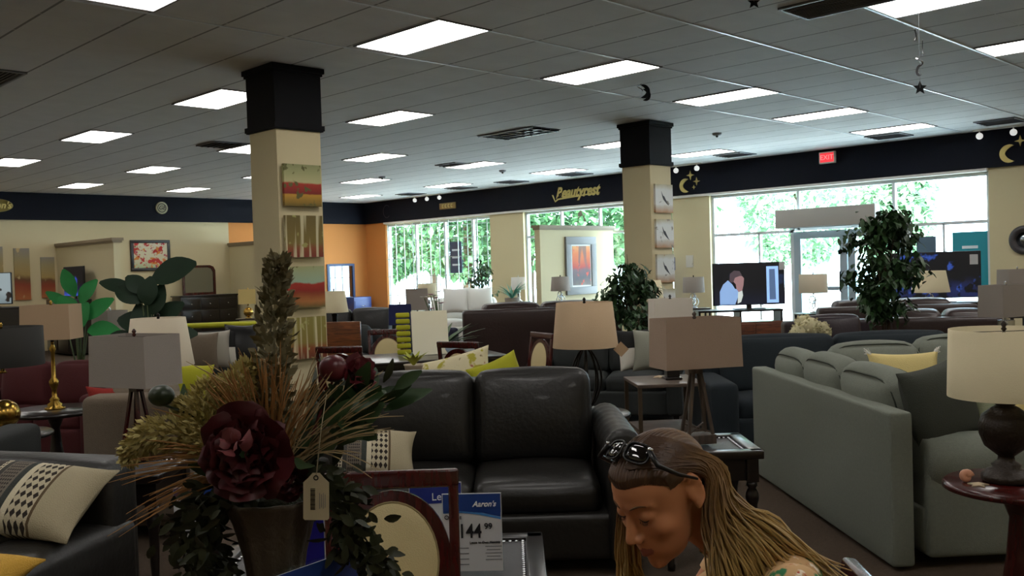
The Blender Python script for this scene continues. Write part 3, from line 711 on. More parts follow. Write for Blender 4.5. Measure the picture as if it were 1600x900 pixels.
canvas('small print of a figure on the wall beside the blue banner', art('paint_small', [(0, '#cfc9ba'), (1, '#d9d4c6')], [('#8a6a54', .66)], 12, .1, h=.25), .18, .26, (-11.62, YW-.002, 1.62), 0, t=.015, name='small_print')
# fascia signs
def on_fascia(name, label, cat, x, z): return thing(name, label, cat, x, YW-.08, z, 0, room=True)
t = on_fascia('script_sign', 'gold script lettering on the navy fascia between the windows', 'sign', -14.68, 3.34)
text('lettering', 'Beautyrest', .36, m_gold, t, (0, -.001, 0), ext=.012, shear=.35, bold=.012, sx=.86)
MB().prism([(-.76, -.02), (-.70, -.17), (-.62, -.12), (.66, -.05), (.66, -.08), (-.6, -.15), (-.70, -.2), (-.8, -.02)], -.01, 'xz').build('swash', m_gold, t)
t = on_fascia('gold_plaque', 'small gold rectangular plaque on the fascia over the left window', 'sign', -19.30, 3.32)
MB().rbox((0, -.015, 0), (.66, .03, .17), .01, n=1).build('plate', mat('gold_plate', '#8c7440', .4, .4), t)
f = MB()
for x in (-.20, -.08, .04, .16): f.box((x, -.033, 0), (.03, .008, .10)).box((x+.03, -.033, .04), (.05, .008, .02)).box((x+.03, -.033, -.04), (.05, .008, .02))
f.build('raised_pattern', m_gold, t)
def star_pts(c, r, r2, n, ph=pi/2): return [(c[0]+(r if k % 2 == 0 else r2)*cos(ph+k*pi/n), c[1]+(r if k % 2 == 0 else r2)*sin(ph+k*pi/n)) for k in range(2*n)]
def crescent(c, r):
    o = [(c[0]+r*cos(a), c[1]+r*sin(a)) for a in [RAD(60+240*k/18) for k in range(19)]]
    tip, bot = o[0], o[-1]; mx = c[0]-r*.42
    inner = []
    for k in range(1, 12):
        q = k/12; y = bot[1]+(tip[1]-bot[1])*q; inner.append((bot[0]+(mx-bot[0])*sin(pi*q)**.8, y))
    return o+inner
for x, lb in ((-11.62, 'gold crescent moon with stars on the fascia right of the farther pillar'), (-5.24, 'gold crescent moon with star on the fascia at the right edge')):
    t = on_fascia('moon_and_stars', lb, 'wall decoration', x, 3.25)
    MB().prism(crescent((.0, -.02), .15), -.02, 'xz').build('moon', m_gold, t)
    for c, r in (((.13, .19), .10), ((.28, .05), .085), ((.21, -.07), .045)) if x < -8 else (((.17, .17), .09),):
        MB().prism(star_pts(c, r, r*.3, 4), -.02, 'xz').build('star', m_gold, t)
t = on_fascia('exit_sign', 'red exit sign mounted on the navy fascia above the door', 'exit sign', -8.40, 3.49)
MB().rbox((0, -.03, 0), (.32, .06, .22), .01, n=1).build('housing', m_white, t)
MB().box((0, -.062, 0), (.27, .004, .17)).build('face', mat('exit_red', '#ff3a44', .4, emit=.8), t)
text('lettering', 'EXIT', .13, mat('exit_letters', '#ff8a8a', .4, emit=1.0), t, (0, -.066, 0), ext=.001)
t = thing('round_emblem', 'round pale monogram disc on the navy fascia of the left wall', 'sign', XW+.08, 10.60, 3.37, 90, room=True)
MB().at((0, 0, 0), (pi/2, 0, 0)).lathe([(.001, .0), (.155, 0), (.155, .03), (.14, .035), (.001, .03)], n=32, cap=False).build('disc', mat('pale_disc', '#a9a486', .5), t)
e = MB(); e.tube([(.105*cos(q*pi/16), -.034, .105*sin(q*pi/16)) for q in range(32)], .008, 6, closed=True)
e.build('ring', m_navy, t)
text('monogram', 'GE', .14, m_navy, t, (0, -.036, 0), ext=.003, shear=.3)
t = thing('oval_logo_sign', 'gold oval lettered sign on the fascia, cut by the left edge', 'sign', XW+.08, 6.78, 3.34, 90, room=True)
MB().at((0, 0, 0), (pi/2, 0, 0), (1, .42, 1)).lathe([(.001, .0), (.36, 0), (.36, .02), (.33, .024), (.33, .015), (.001, .015)], n=40, cap=False).build('oval', mat('gold_oval', '#9c8c50', .5), t)
text('lettering', 'Aaron\'s', .2, m_gold, t, (0, -.03, 0), ext=.006, shear=.3, bold=.006)
t = on_fascia('ring_outline', 'faint grey ring outline on the fascia near the room corner', 'wall decoration', -22.0, 3.34)
MB().tube([(.16*cos(q*pi/16), -.01, .18*sin(q*pi/16)) for q in range(4, 29)], .008, 6).build('ring', mat('dull_grey', '#2a2c34', .6), t)
m_lampw = mat('frosted_bulb', '#f2f2ee', .4, emit=.6)
for x, n, lb in ((-19.86, 3, 'track of three white globe spotlights over the left window'), (-11.41, 2, 'track of two white globe spotlights over the gold moon'), (-5.35, 2, 'track of two white globe spotlights at the upper right edge')):
    t = thing('track_light', lb, 'spotlight', x, YW-.35, CEIL, 0, room=True)
    MB().box((0, 0, -.012), (.52*(n-1)+.2, .035, .022)).build('track', m_white, t)
    for k in range(n):
        xx = (k-(n-1)/2)*.52
        g = MB().tube([(xx, 0, -.02), (xx, 0, -.07)], .01, 6).build('stem', m_white, t)
        MB().ball((xx, 0, -.11), .055, 14, 10).build('globe', m_lampw, t)
# ceiling fittings
m_vent = mat('vent_grey', '#8d9096', .5); m_ventd = mat('vent_dark', '#1e1e22', .6)
def vent(x, y, W, D, lb, n=5, rot=0):
    t = thing('ceiling_vent', lb, 'ceiling vent', x, y, CEIL, rot, 'ceiling vents', room=True)
    MB().box((0, 0, -.004), (W, D, .008)).build('backing', m_ventd, t)
    f = MB()
    for yy in (-D/2+.012, D/2-.012): f.box((0, yy, -.01), (W, .024, .02))
    for xx in (-W/2+.012, W/2-.012): f.box((xx, 0, -.01), (.024, D-.05, .02))
    f.build('frame', m_vent, t)
    for k in range(n):
        q = -D/2+.05+(k+.5)*(D-.1)/n
        s = MB(); s.at((0, q, -.014), (RAD(35), 0, 0)).box((0, 0, 0), (W-.06, D/n*.5, .004)); s.build('louvre', m_vent, t)
for x, y, lb in ((-13.55, 7.25, 'dark square ceiling vent just left of the nearer pillar'), (-13.85, 12.35, 'dark ceiling vent behind the panel in the middle of the ceiling'), (-19.75, 15.95, 'ceiling vent near the corner, left of the globe spotlights'),
                 (-17.75, 15.95, 'ceiling vent over the globe spotlights of the left window'), (-15.95, 15.95, 'ceiling vent left of the gold script lettering'), (-13.95, 15.95, 'ceiling vent directly above the gold script lettering'),
                 (-9.85, 15.95, 'ceiling vent between the farther pillar and the red exit sign'), (-6.85, 15.95, 'ceiling vent right of the red exit sign'), (-5.05, 15.85, 'ceiling vent at the far right above the fascia moon')):
    vent(x, y, .6, .6, lb)
vent(-3.37, 7.3, 1.1, .5, 'louvred ceiling vent at the top edge right of centre', 9)
vent(-10.45, 2.94, 1.18, .58, 'large dark return grille at the upper left edge of the photo', 12)
t = thing('parabolic_light', 'unlit ceiling light with silver louvre cells in mid ceiling', 'ceiling light', (-5.22+.29)*2.05, (4.87+.146)*2.05, CEIL, 0, room=True)
MB().box((0, 0, -.004), (1.19, .6, .008)).build('housing', m_ventd, t)
f = MB()
for k in range(7): f.at((-.51+k*.17, 0, -.02), (0, RAD(28), 0)).box((0, 0, 0), (.07, .56, .004))
f.at()
for k in range(4): f.box((0, -.285+k*.19, -.015), (1.17, .012, .03))
f.build('louvre', m_silv, t)
for x, y, lb in ((-14.19, 13.94, 'small dark smoke detector on the ceiling above the gold script'), (-8.38, 13.06, 'small ceiling detector right of the farther pillar top'), (-16.43, 12.49, 'small ceiling detector beside the third panel row, left of centre')):
    t = thing('smoke_detector', lb, 'detector', x, y, CEIL, 0, 'ceiling detectors', room=True)
    MB().lathe([(.075, 0), (.075, -.02), (.055, -.04), (.001, -.045)], n=20, cap=False).build('housing', m_vent, t); MB().ball((0, 0, -.05), .022, 10, 8).build('sensor', m_plain, t)
m_foil = mat('dark_foil', '#15181c', .3, .5)
def mobile(label, px, py0, v, items):
    x, vv, z0 = at(px, py0, v=v); t = thing('hanging_mobile', label, 'mobile', x, vv, CEIL)
    zt = CEIL
    MB().tube([(0, 0, 0), (0, 0, -items[-1][1])], .0015, 4).build('string', m_vent, t)
    for kind, dz, r, dx in items:
        b = MB(); b.at((dx, 0, -dz), (0, 0, RAD(20*dz*9)))
        if kind == 'star': b.at((dx, 0, -dz)); b.prism(star_pts((0, 0), r, r*.45, 5), .004, 'xz')
        elif kind == 'moon': b.prism([(-a, c) for a, c in crescent((0, 0), r)][::-1], .004, 'xz')
        else: b.tube([(r*cos(q*.55)*.6, r*sin(q*.55)*.6, (.5-q/12)*r*2.2) for q in range(12)], .006, 4)
        b.build({'star': 'star', 'moon': 'crescent'}.get(kind, 'swirl'), m_foil if kind != 'swirl' else m_silv, t)
mobile('dark foil mobile of crescent, swirl and star at upper right', 1436, 60, 7.6, [('moon', .29, .05, -.03), ('moon', .39, .06, .03), ('swirl', .50, .04, 0), ('moon', .57, .045, 0), ('star', .71, .058, 0)])
mobile('small dark curled foil mobile hanging above the farther pillar', 1003, 145, 10.8, [('swirl', .04, .05, -.02), ('moon', .09, .08, .02), ('moon', .13, .07, .04)])
mobile('dark foil star cut by the top edge, right of centre', 1178, 0, 7.5, [('star', .005+CEIL-at(1178, 2, v=7.5)[2], .058, 0)])
# air curtain above the door, posters and banners
t = thing('air_curtain', 'long grey air curtain box mounted above the entrance door', 'air curtain', -8.45, YW-.02, 2.38, 0, room=True)
MB().rbox((0, -.12, 0), (2.0, .22, .36), .02, n=2).build('housing', mat('air_curtain_grey', '#a9a49c', .5), t)
MB().box((0, -.14, -.183), (1.8, .1, .008)).build('outlet', m_ventd, t)
for x in (-.85, .85): MB().box((x, .02, .14), (.06, .1, .06)).build('bracket', m_vent, t)
def poster(label, x0, x1, z0, z1, m, lines, y=YW+.10):
    o = MB().box((0, 0, 0), (x1-x0, .006, z1-z0)).build('window_poster', m); o.location = ((x0+x1)/2, y, (z0+z1)/2)
    k = MB()
    for zz, w in lines: k.box((0, -.004, zz), (w, .002, .05))
    if lines: k.build('printed_line', mat('poster_white', '#dfe8ee', .5), o)
    tag(o, label, 'poster', 'posters on the shop windows')
poster('dark poster with pale lines hung in the left window', -19.49, -19.01, 1.50, 2.35, mat('poster_slate', '#4a5068', .5), [(.2, .3), (0, .3), (-.2, .3)])
poster('teal poster with white lines on the right window panes', -6.24, -5.66, .95, 1.98, mat('poster_teal', '#1f93a4', .5), [(.25, .26), (.1, .28), (-.02, .2)])
poster('dark grey-blue poster just right of the door, behind the ficus', -6.86, -6.52, 1.1, 1.93, mat('poster_bluegrey', '#51697c', .5), [])
poster('dark blue poster at the right side of the middle window', -12.9, -12.2, 1.35, 2.15, mat('poster_navy', '#37508c', .5), [(.2, .4), (0, .4)])
t = thing('blue_banner', 'dark blue upright banner stand beside the farther pillar', 'sign', -12.02, YW-.35, 0, 0, room=True)
m_bann = mat('banner_blue', '#1c2350', .6)
MB().box((0, 0, .82), (.38, .03, 1.3)).build('panel', m_bann, t); MB().rbox((.02, -.02, 1.58), (.5, .05, .28), .01, n=1).build('header', m_bann, t)
MB().box((0, 0, .05), (.4, .3, .03)).box((0, 0, .12), (.05, .05, .14)).build('stand', m_silv, t)
text('lettering', 'Aaron\'s', .12, m_wtext, t, (.02, -.048, 1.57), shear=.3)
t = thing('round_wall_mirror', 'round dark-framed mirror on the wall at the right edge', 'mirror', -5.05, YW-.001, 1.80, 0, room=True)
MB().at((0, -.02, 0), (pi/2, 0, 0)).lathe([(.13, 0), (.23, 0), (.24, .02), (.2, .04), (.14, .03), (.13, 0)], n=40, cap=False).build('frame', mat('dark_frame_metal', '#4a4648', .4, .4), t)
MB().at((0, -.015, 0), (pi/2, 0, 0)).lathe([(.001, 0), (.135, 0), (.135, .005), (.001, .005)], n=32, cap=False).build('mirror_glass', mat('mirror', '#9aa0a4', .03, 1), t)

# ---------------------------------------------------------------- along the left wall
t = thing('dresser', 'dark wooden dresser against the left wall under the flower painting', 'dresser', -22.82, 11.55, 0, 90, room=True)
MB().rbox((0, 0, .60), (1.55, .48, 1.02), .01, n=1).build('body', m_esp, t); MB().rbox((0, 0, 1.125), (1.62, .53, .035), .01, n=1).build('top', m_esp, t)
for i in range(3):
    for j in range(3):
        d = MB().rbox(((i-1)*.5, -.245, .30+j*.31), (.47, .02, .27), .006, n=1).build('drawer', m_esp, t)
        MB().ball(((i-1)*.5, -.27, .30+j*.31), .016, 10, 8).build('knob', m_silv, d)
for x in (-.7, .7):
    for y in (-.18, .18): MB().box((x, y, .05), (.07, .07, .1), .8).build('leg', m_esp, t)
t = thing('dresser_mirror', 'arched dark-framed mirror standing on the dresser', 'mirror', -22.95, 11.47, 1.145, 90, room=True)
o = [(-.45, 0), (.45, 0), (.45, .62), (.40, .72), (.3, .76), (-.3, .76), (-.40, .72), (-.45, .62)]
n_ = len(o); f = MB(); vs = []; fs = []
for (a, b) in o:
    s = .87; a2, b2 = a*s, .38+(b-.38)*.84
    vs += [(a, -.02, b), (a2, -.02, b2), (a2, .02, b2), (a, .02, b)]
for k in range(n_):
    p, q = k*4, ((k+1) % n_)*4
    for j in range(4): fs.append((p+j, p+(j+1) % 4, q+(j+1) % 4, q+j))
f.add(vs, fs, False).build('frame', m_chy, t)
MB().prism([(a*.9, .38+(b-.38)*.88) for a, b in o], .006, 'xz', 0).build('mirror_glass', MATS['mirror'], t)
tv('flat television with a blue picture on a stand in the half wall alcove', -21.5, 7.82, 1.20, 1.15, .66, art('screen_blue', [(0, '#0a0a30'), (.4, '#1c2ca0'), (.55, '#4a68e0'), (.75, '#101048'), (1, '#04040c')], [('#3a50d0', .62)], 3, .5, h=.66, emit=.8), 0, room=True)
t = thing('tv_stand', 'dark stand under the blue-picture television by the half wall', 'stand', -21.5, 7.70, 0, 0, room=True)
MB().rbox((0, 0, .62), (1.3, .5, 1.16), .01, n=1).build('body', m_esp, t)
for s in (-1, 1):
    d = MB().rbox((s*.32, -.255, .6), (.6, .02, 1.0), .006, n=1).build('door', m_esp, t); MB().ball((s*.06, -.28, .7), .014, 8, 6).build('knob', m_silv, d)
u, v, z = at(-20, 476, v=18.5)
tv('television showing seated people at the far left edge', u, v, z-.06, .98, .62, art('screen_people', [(0, '#6a5a48'), (.35, '#a8a090'), (.6, '#8fa0a4'), (1, '#b4c4c8')], [('#2c2420', .6), ('#d8d0c8', .66)], 4, .3, h=.62, emit=.6, seed=3), 0)
t = thing('tv_console', 'dark console under the television at the far left edge', 'stand', u, v, 0)
MB().rbox((0, .1, (z-.06)/2+.04), (1.5, .5, z-.14), .01, n=1).build('body', m_esp, t); MB().rbox((0, .1, z-.075), (1.6, .55, .03), .01, n=1).build('top', m_esp, t)
t = thing('wall_mirror', 'blue-framed mirror on the orange wall reflecting the bright window', 'mirror', XW+.002, 15.98, 1.30, 90, room=True)
fr = mat('blue_frame', '#1f3a6a', .4)
f = MB()
for x in (-.44, .44): f.box((x, -.02, 0), (.07, .04, 1.12))
for zz in (-.53, .53): f.box((0, -.02, zz), (.81, .04, .07))
f.build('frame', fr, t); MB().box((0, -.008, 0), (.82, .01, 1.0)).build('mirror_glass', MATS['mirror'], t)
t = thing('nightstand', 'blue-grey chest below the mirror on the orange wall', 'chest', XW+.30, 16.35, 0, 90, room=True)
MB().rbox((0, 0, .48), (.62, .48, .80), .01, n=1).build('body', mat('blue_lacquer', '#2a3c78', .35), t)
for z_ in (.28, .62):
    d = MB().rbox((0, -.245, z_), (.56, .02, .3), .005, n=1).build('drawer', MATS['blue_lacquer'], t); MB().tube([(-.06, -.27, z_), (.06, -.27, z_)], .01, 6).build('handle', m_silv, d)
for x in (-.27, .27):
    for y in (-.2, .2): MB().box((x, y, .04), (.05, .05, .08)).build('leg', MATS['blue_lacquer'], t)

# ---------------------------------------------------------------- far seating
def seat(px, py, z, **k):
    u, v, _ = at(px, py, z=z); return u, v
sofa('sofa', 'black leather sofa right of the nearer pillar, far back', at(540, 482, v=15)[0], 15.4, 0, 1.75, .95, .98, 2, m_blk)
sofa('sofa', 'white sofa in front of the left window with two white pillows', at(722, 455, v=21)[0], 21.4, 0, 2.0, .95, .92, 2, m_wht, roll=True, armw=.26)
for px, lb in ((712, 'left of the two plump white pillows on the white sofa'), (750, 'right of the two plump white pillows on the white sofa')):
    u, v, _ = at(px, 470, v=20.95); pillow(lb, u, v, .62, m_wht, .62, .6, .22, rot=(-12 if px < 730 else 14), group='white pillows on the white sofa')
u0 = at(842, 480, v=12.6)[0]
sofa('reclining_sofa', 'big dark brown reclining loveseat with its tall back to the left window', u0, 12.9, 186, 2.15, 1.0, 1.10, 2, m_brn, armw=.28, puff=.06, ct=.26)
sofa('reclining_sofa', 'brown leather reclining sofa behind the ficus, in front of the right television', 4.85, 12.3, 178, 2.0, 1.0, 1.02, 2, m_brn, armw=.26, puff=.06, ct=.26)
sofa('recliner', 'dark leather recliner loveseat with glossy humped top, right of the ficus', at(1478, 500, v=10.2)[0], 10.35, 163, 1.15, .95, .98, 2, m_brn, armw=.12, puff=.07, ct=.28, cat='recliner')
sofa('sofa', 'dark plum leather sofa behind the white hydrangeas', 3.66, 10.7, 0, 1.05, .9, .92, 1, mat('plum_leather', '#2a1c24', .4, bump=.2, bs=40), armw=.2)
sofa('armchair', 'dark armchair by the window, left of the silver ring lamp', -1.22, 12.2, -25, .8, .8, .88, 1, mat('indigo_fabric', '#26283e', .8, bump=.3, bs=200), armw=.14, cat='chair')
sofa('settee', 'black settee in front of the black sofa behind the round lamp', -2.28, 12.9, 4, .95, .85, .84, 2, m_chr, armw=.14)
u, v, _ = at(352, 505, v=11.2)
sofa('sofa', 'dark sofa with a lime throw along its back, left of the nearer pillar', u-.2, 11.4, 0, 2.0, .95, .90, 3, m_chr, armw=.2)
o = MB().rbox((0, 0, 0), (1.7, .30, .05), .024, (0, 0, .01), n=10).build('folded_throw', m_lime); o.location = UV(u+.05, 11.72, 1.0); o.rotation_euler = (0, 0, GA)
tag(o, 'lime green throw folded along the back of the dark sofa', 'throw')
m_zeb = striped('zebra_fabric', [(.5, '#d8d4c8'), (1, '#161616')], .05, 2)
for i, (px, py, w, m, r, lb) in enumerate([(312, 572, .44, m_tan, 12, 'greyish square pillow at the left end of the dark sofa'), (330, 568, .46, mat('silver_satin', '#9a9488', .5), 20, 'silvery grey pillow leaning among the sofa pillows left of the pillar'),
     (345, 560, .46, m_zeb, 28, 'zebra striped pillow behind the silvery one'), (382, 562, .52, m_plain, -6, 'large black pillow on the dark sofa next to the pillar')]):
    u, v, _ = at(px, py, v=11.28-.10*(3-i)); pillow(lb, u, v, .52, m, w, w, .16, rot=r, lean=-14, group='pillows on the dark sofa left of the pillar')
# brown wooden bench/headboard left of the dining set
u, v, _ = at(528, 520, v=11.4)
t = thing('wooden_panel_chair', 'orange-brown wooden chair back just right of the nearer pillar', 'chair', u, v, 0, -10)
m_hon = wood('honey_wood', '#5a2e12', '#8f5226', .4)
MB().rbox((0, .2, .72), (.44, .035, .56), .01, n=1).build('backrest', m_hon, t); MB().rbox((0, 0, .44), (.46, .44, .05), .012, n=1).build('seat', m_hon, t)
for x in (-.19, .19):
    for y in (-.18, .19): MB().box((x, y, .21), (.04, .04, .42)).build('leg', m_hon, t)
# dining set beyond the loveseat
u, v, _ = at(640, 560, z=.76)
TU, TV = u, v
t = thing('dining_table', 'dark polished dining table between the oval-back chairs', 'table', TU+.1, 9.3, 0, 20)
MB().rbox((0, 0, .745), (1.5, .95, .03), .01, n=1).build('tabletop', m_esp, t); MB().rbox((0, 0, .69), (1.3, .75, .08), .01, n=1).build('apron', m_esp, t)
for x in (-.6, .6):
    for y in (-.33, .33): MB().lathe([(.02, 0), (.03, .3), (.025, .33), (.04, .4), (.04, .66)], (x, y, 0), 14).build('leg', m_esp, t)
g1 = 'oval-back dining chairs around the dark dining table'
oval_chair('cherry oval-back chair, nearest left of the dark table', at(556, 540, v=8.7)[0], 8.45, 180-12, g1)
oval_chair('cherry oval-back chair at the far left side of the dark table', at(602, 520, v=10.0)[0], 10.1, 6, g1)
oval_chair('cherry oval-back chair right of the dark table, seen half turned', at(806, 512, v=9.0)[0], 9.0, -62, g1)
oval_chair('cherry oval-back chair seen from behind in front of the brown sofa', at(752, 524, v=8.6)[0]-.06, 8.55, 150, g1)
# things on the dark dining table
u, v, z = at(674, 562, v=9.35)
o = MB().box((0, 0, .22), (.36, .02, .44)).build('leaning_canvas', art('paint_abstract', [(0, '#8a8470'), (.28, '#98927c'), (.34, '#ece8d0'), (1, '#efe9cc')], [('#8a8a6a', .7)], 3, .5, h=.9, seed=1))
o.location = UV(u, v, .762); o.rotation_euler = (RAD(-12), 0, GA+RAD(12)); tag(o, 'cream abstract canvas standing on the dark dining table', 'picture')
o2 = MB()
for k in range(7): o2.rbox((0, 0, .03+k*.062), (.14, .03, .05), .02, n=2)
o2 = o2.build('lime_panel', m_lime); o2.location = UV(u-.27, v+.05, .762); o2.rotation_euler = (RAD(-12), 0, GA+RAD(12)); tag(o2, 'ribbed lime green panel left of the cream canvas on the table', 'decoration')
u, v, z = at(710, 560, v=9.2)
o = MB().lathe([(.02, 0), (.05, .005), (.085, .06), (.09, .11), (.084, .11), (.078, .06), (.04, .015), (.001, .012)], n=24, cap=False).build('glass_bowl', mat('pale_blue_glass', '#a9c4dc', .1)); o.location = UV(u, v, .761)
tag(o, 'pale blue glass bowl on the dark table right of the canvas', 'bowl')
# settee with colourful pillows directly behind the leather loveseat
sofa('settee', 'light armless settee behind the black leather loveseat, carrying bright pillows', -.55, 7.45, 0, 1.7, .8, .70, 2, m_tan, armw=.1, sides=(0, 0), cb=False)
m_flor = art('floral_fabric', [(0, '#d8cfae'), (1, '#d2c8a4')], [('#a8a038', .56), ('#9a5a48', .66), ('#8a7a5c', .64)], 7, .2, h=.5, rough=.9)
pz = .50
u, v, _ = at(705, 575, v=7.15); pillow('big floral pillow in cream, green and grey, behind the loveseat', u, v, pz, m_flor, .66, .42, .18, rot=-10, lean=-25, roll=-14)
u, v, _ = at(610, 578, v=7.0); pillow('orange-red pillow behind the loveseat, left of the floral one', u, v, pz, mat('coral_fabric', '#c2402c', .9, bump=.3, bs=200), .5, .40, .16, rot=14, lean=-30)
u, v, _ = at(782, 578, v=7.0); pillow('lime green pillow peeking over the right loveseat cushion', u, v, pz, m_lime, .4, .40, .14, rot=10, lean=-20, roll=-20)
u, v, _ = at(672, 583, v=6.85); pillow('olive pillow low behind the loveseat, left of the lime one', u, v, pz-.02, mat('olive_fabric', '#8e8a30', .9), .42, .38, .14, rot=-6, lean=-25)
u, v, _ = at(648, 585, v=6.5)
t = thing('plant_stand', 'slim dark stand behind the loveseat holding the small pot', 'stand', u, 6.45)
MB().lathe([(.12, 0), (.12, .02), (.025, .04), (.02, .84), (.1, .86), (.11, .875)], n=20).build('stand', m_esp, t)
t = thing('small_potted_plant', 'small cream pot with a lime sprout behind the loveseat', 'plant', u, 6.45, .875)
MB().lathe([(.035, 0), (.05, .01), (.065, .075), (.07, .085), (.06, .085), (.001, .07)], n=20, cap=False).build('pot', mat('cream_pot', '#b5a58c', .6), t)
f = MB()
for k in range(16): f.leaf((0, 0, .07), (cos(k*2.4), sin(k*2.4), 1.6), .10+.02*(k % 3), .03, bend=.3, n=3)
f.build('foliage', mat('lime_leaf', '#a2a830', .6), t)

# ---------------------------------------------------------------- middle distance: lamps on tables, plants, televisions
def lamp_on(label, tlabel, px, py_bottom_shade, v, H, shade, base, ms, mb, th=.62, rot=0, table='round', tm=None, tr=.28):
    """lamp with its own little table, centred on a picture column at distance v"""
    u, vv, _ = at(px, py_bottom_shade, v=v)
    if table == 'round': round_table(tlabel, u, v, tr, th, tm or m_esp)
    elif table == 'frame': frame_table(tlabel, u, v, rot, .55, .5, th, tm or m_esp, tm or m_esp)
    elif table == 'tall': frame_table(tlabel, u, v, rot, .5, .4, th, tm or m_esp, tm or m_esp, shelf=.3, name='console_table')
    return lamp(label, u, v, th, H, shade, base, ms, mb, rot)
lamp_on('small grey drum lamp on silver rings, left of the man on television', 'tall dark table under the ring lamp beside the blue banner', 1084, 456, 16.5, .56, ('drum', .19, .18, .27), 'rings', m_lgry, m_silv, .80, table='tall')
lamp_on('drum lamp on silver rings in front of the entrance door', 'tall dark table holding the ring lamp by the door', 1271, 461, 14.6, .62, ('drum', .215, .21, .29), 'rings', m_linen, m_silv, .76, table='tall')
lamp_on('cream drum lamp on a dark wood stem, right of the bushy plant', 'dark side table under the cream lamp at the farther pillar', 1011, 470, 12.4, .80, ('drum', .225, .185, .29), 'urn', m_cream, m_dkm, .60)
lamp_on('small grey lamp on silver rings beside the framed red tree picture', 'tall dark table below the red tree picture', 876, 457, 18.0, .56, ('drum', .19, .165, .27), 'rings', m_lgry, m_silv, .86, table='tall')
lamp_on('pale lamp against the bright middle window', 'dark table by the cream pier between the left windows', 810, 452, 20.5, .55, ('drum', .16, .15, .27), 'column', m_wht, m_silv, .86, table='tall')
lamp_on('cream tapered lamp in front of the right-hand television', 'tall dark table right of the ficus under the cream lamp', 1454, 457, 13.2, .60, ('drum', .255, .20, .30), 'rings', m_cream, m_silv, .80, table='tall')
lamp_on('grey rectangular lamp at the right edge, behind the big cream drum lamp', 'dark frame table behind the navy sofa at the right edge', 1572, 498, 8.9, .70, ('rect', .46, .26, .30), 'block', m_lgry, m_silv, .62, rot=28, table='frame')
lamp_on('far grey rectangular lamp partly hidden at the right edge', 'tall table under the farthest lamp at the right edge', 1590, 448, 12.4, .62, ('rect', .44, .24, .30), 'block', m_lgry, m_silv, .78, rot=10, table='tall')
lamp_on('white rectangular lamp behind the tripod-leg lamp, on the frame table', '', 1048, 510, 7.95, .70, ('rect', .335, .22, .27), 'block', mat('white_shade', '#e0d8cc', .9), m_esp, .62, rot=5, table=None)
frame_table('brown-topped end table with thin metal frame, between loveseat and navy sofa', *at(1036, 590, v=7.95)[:2], 4, .56, .62, .62, wood('driftwood_top', '#4c4038', '#6e5d50', .5), mat('bronze_frame', '#57493a', .5, .5), shelf=.22)
lamp_on('cream tapered lamp on a black column, right of the nearer pillar', 'dark table under the cream column lamp by the nearer pillar', 522, 471, 12.0, .84, ('drum', .178, .14, .27), 'column', m_cream, m_plain, .55, tr=.22)
lamp_on('navy blue rectangular lamp on a crystal block base', 'small dark table under the navy blue lamp', 625, 490, 11.3, .72, ('rect', .27, .18, .24), 'block', mat('royal_blue_shade', '#16205c', .7), m_silv, .50, rot=8, tr=.2)
lamp_on('grey rectangular lamp behind the navy blue lamp', 'dark table under the grey lamp behind the blue one', 652, 480, 14.6, .62, ('rect', .34, .2, .33), 'block', m_lgry, m_silv, .72, rot=4, table='tall')
lamp_on('small pale drum lamp against the bright left window', 'tall table behind the pink orchid plant', 668, 468, 17.2, .60, ('drum', .18, .16, .26), 'block', m_cream, m_silv, .78, table='tall')
lamp_on('yellowish lamp on a brass globe beside the second half wall', 'dark table under the yellowish globe lamp', 388, 480, 19.5, .62, ('rect', .36, .3, .30), 'globe', mat('amber_shade', '#c9b070', .9), m_brass, .72, rot=10, table='tall')
# left group
lamp_on('tan square lamp on a gold candlestick base, left of the big green leaves', 'round dark table under the gold candlestick lamp', 82, 541, 7.4, .84, ('rect', .38, .26, .27), 'stick', m_tans, m_brass, .60, rot=3, tr=.36)
lamp_on('black drum lamp on a gold-footed base at the left edge', 'round dark table under the black drum lamp', 4, 575, 6.4, .74, ('drum', .262, .258, .26), 'globe', mat('black_shade', '#23221e', .85), m_brass, .58, tr=.3)
lamp_on('tan tapered drum lamp standing behind the two-tone tripod lamp', 'round dark table behind the two-tone tripod lamp', 250, 572, 6.7, .76, ('drum', .235, .185, .34), 'cage', m_linen, m_dkm, .58, tr=.3)
lamp_on('pale grey square lamp behind the tan candlestick lamp and big leaves', 'tall dark table under the pale grey square lamp', 172, 510, 9.9, .66, ('rect', .30, .24, .23), 'block', m_lgry, m_silv, .64, rot=-35, table='tall')
# table with glossy box behind, right edge
u, v, z = at(1572, 505, v=8.35)
t = thing('decorative_tray', 'glossy dark tray with silver edge beside the grey lamp at the right edge', 'tray', u-.02, 8.68, .622)
MB().rbox((0, 0, .012), (.24, .12, .02), .005, n=1).build('tray', m_plain, t)
f = MB()
for x in (-.125, .125): f.box((x, 0, .028), (.01, .13, .012))
for y in (-.065, .065): f.box((0, y, .028), (.24, .01, .012))
f.build('rim', m_silv, t)
